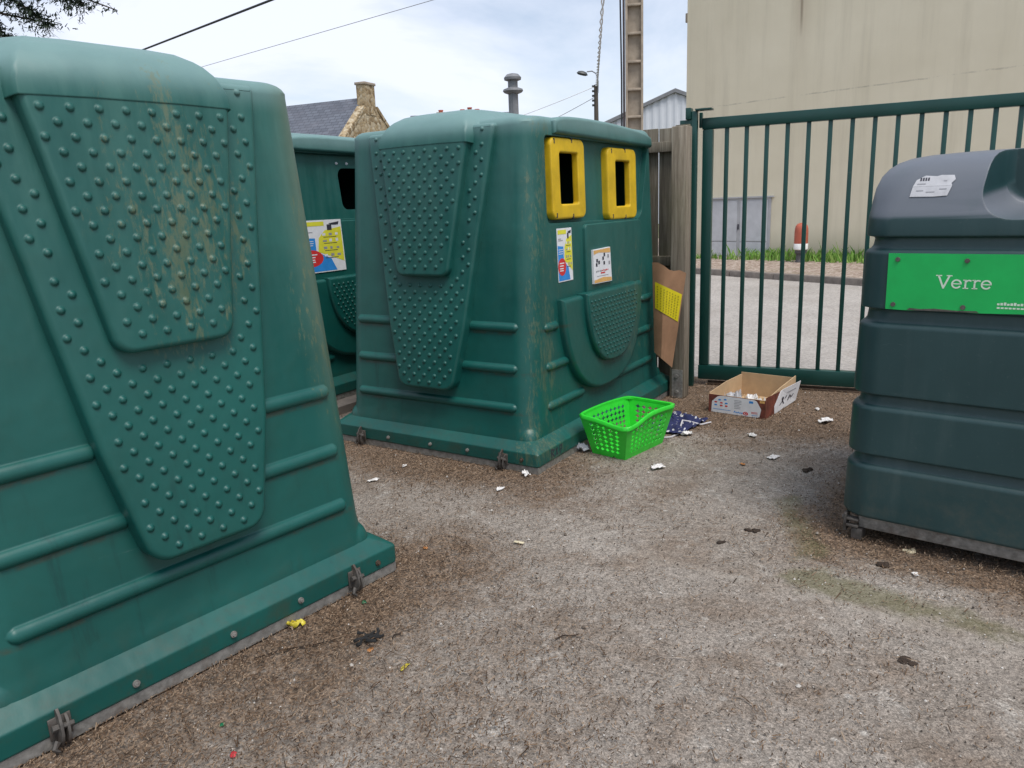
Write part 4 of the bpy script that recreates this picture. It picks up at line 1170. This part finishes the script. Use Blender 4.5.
# ------------------------------------------------------------------ warehouse wall with door, bollard, grass
W0 = Vector((4.33, 18.85)); wx = Vector((.68, -.7332)); wa = math.atan2(wx.y, wx.x)
wh = thing('warehouse', 'large beige rendered building beyond the road', 'building', (W0.x, W0.y, .09), wa)
bm = NB(); box(bm, (0, 0, -.2), (30, 14, 7.6)); obj('wall', bm, M['wall'], wh, 0)
bm = NB(); box(bm, (-.12, -.12, 7.602), (30.1, 14.1, 7.78)); obj('roof_edge', bm, M['doorframe'], wh, 0)
bm = NB(); bbox(bm, (-.16, .15, 5.30), (-.003, .45, 5.50), .01); obj('overflow_spout', bm, M['conc'], wh)
dr = NB(); bbox(dr, (.70, -.02, .0), (2.24, -.002, 1.31), .004); box(dr, (.66, -.06, 1.312), (2.30, -.002, 1.345)); d_ = obj('door', dr, M['doorframe'], wh, 0)
for x0, x1 in ((.74, 1.42), (1.50, 2.17)):
    bm = NB(); bbox(bm, (x0, -.032, .36), (x1, -.0215, 1.26), .006); bbox(bm, (x0, -.032, .02), (x1, -.0215, .33), .006); obj('door_leaf', bm, M['door'], d_, 0)
bm = NB(); bbox(bm, (1.445, -.05, .62), (1.47, -.0215, .74), .004); obj('handle', bm, M['ink'], d_)
bm = NB()
lathe(bm, [(.10, 0), (.10, .015), (.088, .03), (.085, .17), (.115, .19), (.118, .25)], 20); bl = None
broot = thing('bollard', 'stout bollard with faded red cap and white band before the wall', 'bollard', (5.985, 15.74, .09), 0)
obj('base', bm, M['bolldark'], broot)
bm = NB(); lathe(bm, [(.118, .251), (.139, .268), (.139, .375), (.135, .38)], 24); obj('white_band', bm, M['bollwhite'], broot)
bm = NB(); lathe(bm, [(.134, .381), (.133, .62), (.128, .68), (.115, .73), (.09, .765), (.055, .785), (.02, .793)], 24); obj('red_cap', bm, M['bollred'], broot)
bm = NB(); rg_ = random.Random(8)
for k in range(7500):
    s = rg_.uniform(.8, 22); off = rg_.random()**1.4*.85
    if s < 1.6 and off < .4: continue
    p = W0+wx*s-Vector((.7332, .68))*(off+.03)
    dens = mnoise.noise(Vector((s*.9, off*2, 0)))
    if dens < -.25 and rg_.random() < .7: continue
    h = rg_.uniform(.09, .26)*(1.9 if rg_.random() < .035 else 1)*(1.1-.6*off); a = rg_.uniform(0, PI); w_ = rg_.uniform(.010, .024)
    l = Vector((rg_.uniform(-.6, .6)*h, rg_.uniform(-.6, .6)*h, 0))
    q = Vector((p.x, p.y, .09)); e = Vector((math.cos(a)*w_, math.sin(a)*w_, 0))
    bm.faces.new([bm.verts.new(v) for v in (q-e, q+e, q+e*.6+l*.4+Vector((0, 0, h*.6)), q+l+Vector((0, 0, h)))])
o = obj('grass', bm, M['grass'], None, 0); r2 = random.Random(6); tones(o, lambda i: r2.random()); tag(o, 'green grass strip along the foot of the beige wall', 'grass', kind='stuff')

# ------------------------------------------------------------------ slate roofed house
hd = Vector((.42, .9075)); hr = Vector((-.9075, .42))
hs = thing('house', 'stone gabled house with slate roof and gable chimney behind the containers', 'house', (-4.85, 30.2, 0), math.atan2(-hr.y, -hr.x))
# local x: along ridge (negative = away from gable), local y: across the gable
RZ, EZ, HW_, HL = 5.45, 2.45, 3.4, 11
bm = NB()
loft(bm, [[(x, -HW_, 0), (x, HW_, 0), (x, HW_, EZ), (x, 0, RZ), (x, -HW_, EZ)] for x in (-HL, 0)])
obj('wall', bm, M['stone'], hs, 0)
for sgn in (-1, 1):
    L_ = math.hypot(HW_+.25, (RZ-EZ)*(HW_+.25)/HW_); tl = math.atan2(RZ-EZ, HW_)
    bm = NB(); box(bm, (-HL-.1, 0, 0), (-.30, L_, .07)); 
    ro = obj('roof', bm, M['slate'], hs, 0); ro.location = (0, 0, RZ+.03)
    ro.rotation_euler = (-tl, 0, 0) if sgn > 0 else (PI+tl, 0, 0)
    if sgn < 0: ro.location = (0, 0, RZ+.03+.07)
bm = NB(); box(bm, (-.36, -.33, RZ-.55), (.02, .30, RZ+.50)); ch = obj('chimney', bm, M['stone'], hs, 0)
bm = NB(); bbox(bm, (-.40, -.38, RZ+.503), (.06, .35, RZ+.60), .02); obj('capstone', bm, M['conc'], ch)
for sgn in (-1, 1):   # gable parapet stones
    bm = NB(); n = 12
    for k in range(n):
        y0_ = sgn*(.46 if sgn < 0 else .42)+sgn*(HW_-.4)*k/n; y1_ = y0_+sgn*(HW_-.4)/n*.97
        z0_ = RZ-abs(y0_)*(RZ-EZ)/HW_; z1_ = RZ-abs(y1_)*(RZ-EZ)/HW_
        loft(bm, [[(x, y0_, z0_), (x, y1_, z1_), (x, y1_, z1_+.16), (x, y0_, z0_+.16)] for x in (-.29, .03)])
    obj('gable_coping', bm, M['stone'], hs, 0)

# ------------------------------------------------------------------ corrugated shed
sh = thing('metal_shed', 'white corrugated metal shed with pitched roof in the distance', 'shed', (9.7, 45, 0), R(-8))
bm = NB(); AZ, SE, SW = 7.1, 3.9, 8
pts = []; n = 160
for i in range(n+1):
    x = -SW+2*SW*i/n; z = AZ-abs(x)*(AZ-SE)/SW
    pts.append((x, -.05 if (i % 4) in (0, 1) else .0, z))
bt = [bm.verts.new((x, y, 0)) for x, y, z in pts]; tp = [bm.verts.new(p) for p in pts]; bridge(bm, bt, tp, False)
obj('wall', bm, M['corr'], sh, 0)
for sg_ in (-1, 1):
    bm = NB()
    loft(bm, [[(0, y, AZ+.02), (sg_*(SW+.2), y, SE-.06), (sg_*(SW+.2), y, SE+.14), (0, y, AZ+.22)] for y in (-.2, 14)])
    obj('roof', bm, M['vent'], sh, 0)

# ------------------------------------------------------------------ distant house with red chimney pots
fh = thing('distant_house', 'far house whose red chimney pots peep over the middle container', 'house', (-2.2, 40, 0), 0)
bm = NB(); loft(bm, [[(x, -3.5, 0), (x, 3.5, 0), (x, 3.5, 3), (x, 0, 5.75), (x, -3.5, 3)] for x in (-2.2, 2.6)]); obj('wall', bm, M['bollwhite'], fh, 0)
for s in (-1, 1):
    bm = NB(); loft(bm, [[(x, 0, 5.78), (x, s*3.8, 2.78), (x, s*3.8, 2.9), (x, 0, 5.9)] for x in (-2.3, 2.7)]); obj('roof', bm, M['slate'], fh, 0)
for x, w_, hts in ((.65, .5, (6.10, 6.18, 6.09)), (-.78, .2, (6.11,))):
    bm = NB(); box(bm, (x-w_, -.3, 5.3), (x+w_, .3, 5.98)); ch = obj('chimney', bm, M['stone'], fh, 0)
    for k, z in enumerate(hts):
        bm = NB(); px = x+(k-(len(hts)-1)/2)*.36; lathe(bm, [(.12, 5.982), (.10, z-.06), (.13, z-.04), (.12, z)], 12, (px, 0, 0)); obj('chimney_pot', bm, M['pot'], ch)

# ------------------------------------------------------------------ poles, lamp, vent, cables
pp = thing('power_pole', 'tall ribbed concrete power pole rising behind the fence', 'pole', (2.87, 17.4, 0), R(-10))
bm = NB(); HT = 9.5
for x0, x1 in ((-.18, -.13), (.145, .195)): bbox(bm, (x0, -.13, 0), (x1, .13, HT), .012)
box(bm, (-.131, -.02, 0), (.146, .05, HT))
z = .4
while z < HT:
    bbox(bm, (-.131, -.128, z), (.146, -.0205, z+.05), .01); z += .555
obj('shaft', bm, M['conc'], pp, 30)
bm = NB(); bbox(bm, (-.235, -.10, 0), (-.192, .10, HT), .01); obj('conduit', bm, M['concdark'], pp)
bm = NB(); tube(bm, [(-.27, -.06, 0), (-.262, -.06, 4), (-.30, -.06, 7), (-.33, -.06, 9.5)], .018, 8); obj('drop_cable', bm, M['cable'], pp)
bm = NB(); bbox(bm, (-.7, -.2, HT-.45), (.7, -.135, HT-.33), .01); obj('crossarm', bm, M['vent'], pp)

lp = thing('street_lamp', 'distant street lamp on a timber pole with curved arm', 'street lamp', (4.72, 40, 0), 0)
bm = NB(); tube(bm, [(0, 0, 0), (0, 0, 7.0)], [.16, .10], 10); obj('pole', bm, M['timberpole'], lp)
bm = NB(); tube(bm, [(.08, -.12, 6.6), (.1, -.12, 7.15), (.0, -.12, 7.5), (-.2, -.12, 7.62), (-.45, -.12, 7.6)], .03, 8); obj('arm', bm, M['vent'], lp)
bm = NB(); lathe(bm, [(.05, .06), (.16, .02), (.22, -.08), (.16, -.13)], 14); h_ = obj('lamp_head', bm, M['darkmetal'], lp); h_.location = (-.66, -.12, 7.58); h_.scale = (1.3, .8, 1); h_.rotation_euler = (0, R(14), 0)
for k in range(5):
    bm = NB(); bbox(bm, (-.20, -.05, 6.0+.22*k), (-.09, .05, 6.1+.22*k), .015); obj('insulator', bm, M['darkmetal'], lp)

vp = thing('vent_pipe', 'grey metal vent pipe with two round caps above the middle container', 'vent pipe', (.13, 8.25, 0), 0)
bm = NB(); lathe(bm, [(.05, 0), (.05, 2.70)], 10); box(bm, (-.006, -.056, 0), (.006, -.048, 2.60)); obj('pipe', bm, M['vent'], vp)
bm = NB(); lathe(bm, [(.05, 2.575), (.09, 2.590), (.104, 2.605), (.098, 2.622), (.05, 2.640)], 20); obj('collar', bm, M['vent'], vp)
bm = NB(); lathe(bm, [(.05, 2.700), (.085, 2.712), (.088, 2.735), (.06, 2.765), (.02, 2.775)], 20); obj('cap', bm, M['vent'], vp)

def cable(label, a, b, sag, r_, mat, name='overhead_cable'):
    a = Vector(a); b = Vector(b); bm = NB(); pts = []
    for k in range(25):
        t_ = k/24; p = a.lerp(b, t_); p.z -= sag*4*t_*(1-t_); pts.append(p)
    tube(bm, pts, r_, 6)
    return tag(obj(name, bm, mat, None, 60), label, 'cable', 'overhead cables in the sky')
cable('thick dark overhead cable slanting above the nearest container', (-8.6, 14.2, 3.55), (-.55, 5.2, 3.05), .0, .009, M['cable'])
cable('thin overhead wire slanting between the containers and the picture top', (-8.8, 17.2, 3.95), (1.4, 7.0, 3.62), .0, .0035, M['greyink'])
cable('faint wire running down left from the street lamp pole, upper', (4.6, 40, 6.9), (-3.3, 33, 3.9), .15, .018, M['palecable'])
cable('faint wire running down left from the street lamp pole, lower', (4.6, 40, 6.4), (-1.5, 45, 4.3), .15, .018, M['palecable'])
# twisted aerial bundle rising from the lamp pole towards the camera
bm = NB(); a = Vector((4.74, 39.9, 6.95)); b = Vector((1.50, 11.5, 4.55))
for ph in (0, PI):
    pts = []
    for k in range(241):
        t_ = k/240; p = a.lerp(b, t_); an = t_*2*PI*11+ph; rr_ = .04-.022*t_
        pts.append(p+Vector((math.cos(an)*rr_, 0, math.sin(an)*rr_)))
    tube(bm, pts, [.03-.019*k/240 for k in range(241)], 6, mi=0 if ph == 0 else 1)
tag(obj('twisted_cable', bm, [M['palecable'], M['white']], None, 60), 'grey and white twisted cable rising from the street lamp pole', 'cable')

# ------------------------------------------------------------------ conifer hanging into the top left corner
tree = thing('conifer_tree', 'dark conifer whose branch tips hang into the upper left sky', 'tree', (-9.4, 10.2, 0), 0)
bm = NB(); tube(bm, [(0, 0, 0), (.1, .05, 3), (.05, -.1, 6), (.1, 0, 9.5), (.1, 0, 12)], [.28, .24, .18, .10, .02], 12)
rt = random.Random(21); tips = []
def limb(p0, p1, r0, sag):
    p0 = Vector(p0); p1 = Vector(p1); pts = []
    for k in range(7):
        t_ = k/6; p = p0.lerp(p1, t_); p.z -= sag*t_*t_; pts.append(p)
    tube(bm, pts, [r0*(1-.85*k/6) for k in range(7)], 6); return pts
limbs = []
def loc_(x, y, z): return Vector((x+9.4, y-10.2, z))
limbs.append(limb((.05, 0, 4.6), loc_(-5.30, 10.0, 4.0), .05, .20))
limbs.append(limb(loc_(-5.9, 10.0, 4.2), loc_(-5.35, 9.9, 3.80), .02, .03))
limbs.append(limb(loc_(-6.4, 10.0, 4.1), loc_(-5.75, 9.9, 3.62), .02, .03))
limbs.append(limb(loc_(-5.6, 10.0, 4.3), loc_(-4.9, 9.9, 4.02), .02, .03))
limbs.append(limb((.05, 0, 5.0), loc_(-5.9, 9.6, 3.83), .05, .10))
limbs.append(limb((.05, 0, 5.6), loc_(-4.55, 10.0, 4.25), .05, .32))
for k in range(46):
    z = rt.uniform(4.6, 11.5); a_ = rt.uniform(0, 2*PI); L_ = (12.4-z)*.40+rt.uniform(-.4, .4)
    e = Vector((math.cos(a_)*L_, math.sin(a_)*L_, z+rt.uniform(.1, .5)))
    if e.x > 2.3 and e.z < 6.2: continue
    limbs.append(limb((.05, 0, z), e, .045, .3))
obj('trunk', bm, M['bark'], tree, 40)
bm = NB()
for pts in limbs:
    for seg_ in range(1, 7):
        a0 = pts[seg_-1]; a1 = pts[seg_]
        for k in range(18):
            p = a0.lerp(a1, rt.random()); d0 = (a1-a0).normalized()
            side = Vector((rt.uniform(-1, 1), rt.uniform(-1, 1), rt.uniform(-.7, .45))).normalized()
            sp = (d0*.7+side).normalized(); Ls = rt.uniform(.10, .30)*(1 if seg_ > 2 else .7)
            for m_ in range(9):
                q = p+sp*Ls*(m_/9); nd = (sp*.5+Vector((rt.uniform(-1, 1), rt.uniform(-1, 1), rt.uniform(-1, .8)))).normalized()*rt.uniform(.035, .075)
                w_ = nd.cross(Vector((rt.random(), rt.random(), 1))).normalized()*rt.uniform(.006, .012)
                bm.faces.new([bm.verts.new(v) for v in (q-w_, q+w_, q+nd+w_*.3, q+nd-w_*.3)])
o = obj('foliage', bm, M['leafy'], tree, 0); r2 = random.Random(14); tones(o, lambda i: r2.random())

# ------------------------------------------------------------------ light and sky
wd = bpy.data.worlds.new('World'); scene.world = wd; wd.use_nodes = True
nt = wd.node_tree; bg = nt.nodes['Background']
sky = nt.nodes.new('ShaderNodeTexSky'); sky.sky_type = 'NISHITA'; sky.sun_disc = False
SUN_EL, SUN_AZ = R(63), R(150)          # azimuth: compass-like, from +Y towards +X
sky.sun_elevation = SUN_EL; sky.sun_rotation = SUN_AZ; sky.air_density = 1.0; sky.dust_density = .6; sky.ozone_density = 1.0
tc = nt.nodes.new('ShaderNodeTexCoord'); mp = nt.nodes.new('ShaderNodeMapping'); mp.inputs['Scale'].default_value = (1, 1, 2.6)
nz = nt.nodes.new('ShaderNodeTexNoise'); nz.inputs['Scale'].default_value = 1.9; nz.inputs['Detail'].default_value = 7; nz.inputs['Roughness'].default_value = .58; nz.inputs['Distortion'].default_value = .4
rp_ = nt.nodes.new('ShaderNodeValToRGB'); rp_.color_ramp.elements[0].position = .40; rp_.color_ramp.elements[0].color = (.24, .24, .24, 1); rp_.color_ramp.elements[1].position = .62; rp_.color_ramp.elements[1].color = (.96, .96, .96, 1)
mx = nt.nodes.new('ShaderNodeMix'); mx.data_type = 'RGBA'; mx.inputs[7].default_value = (7.2, 7.6, 8.6, 1)
nt.links.new(tc.outputs['Generated'], mp.inputs[0]); nt.links.new(mp.outputs[0], nz.inputs[0]); nt.links.new(nz.outputs[0], rp_.inputs[0])
nt.links.new(rp_.outputs[0], mx.inputs[0]); nt.links.new(sky.outputs[0], mx.inputs[6]); nt.links.new(mx.outputs[2], bg.inputs[0])
bg.inputs[1].default_value = .09
sl = bpy.data.lights.new('sun', 'SUN'); sl.energy = 2.1; sl.angle = R(28); sl.color = (1, .96, .90)
so = bpy.data.objects.new('sun', sl); COL.objects.link(so)
dirv = Vector((math.sin(SUN_AZ)*math.cos(SUN_EL), math.cos(SUN_AZ)*math.cos(SUN_EL), math.sin(SUN_EL)))
so.rotation_euler = dirv.to_track_quat('Z', 'Y').to_euler(); so.location = dirv*30
vs_ = scene.view_settings; vs_.view_transform = 'Standard'; vs_.look = 'None'; vs_.gamma = 1; vs_.exposure = 0.58; vs_.use_curve_mapping = False
scene.cycles.max_bounces = 6
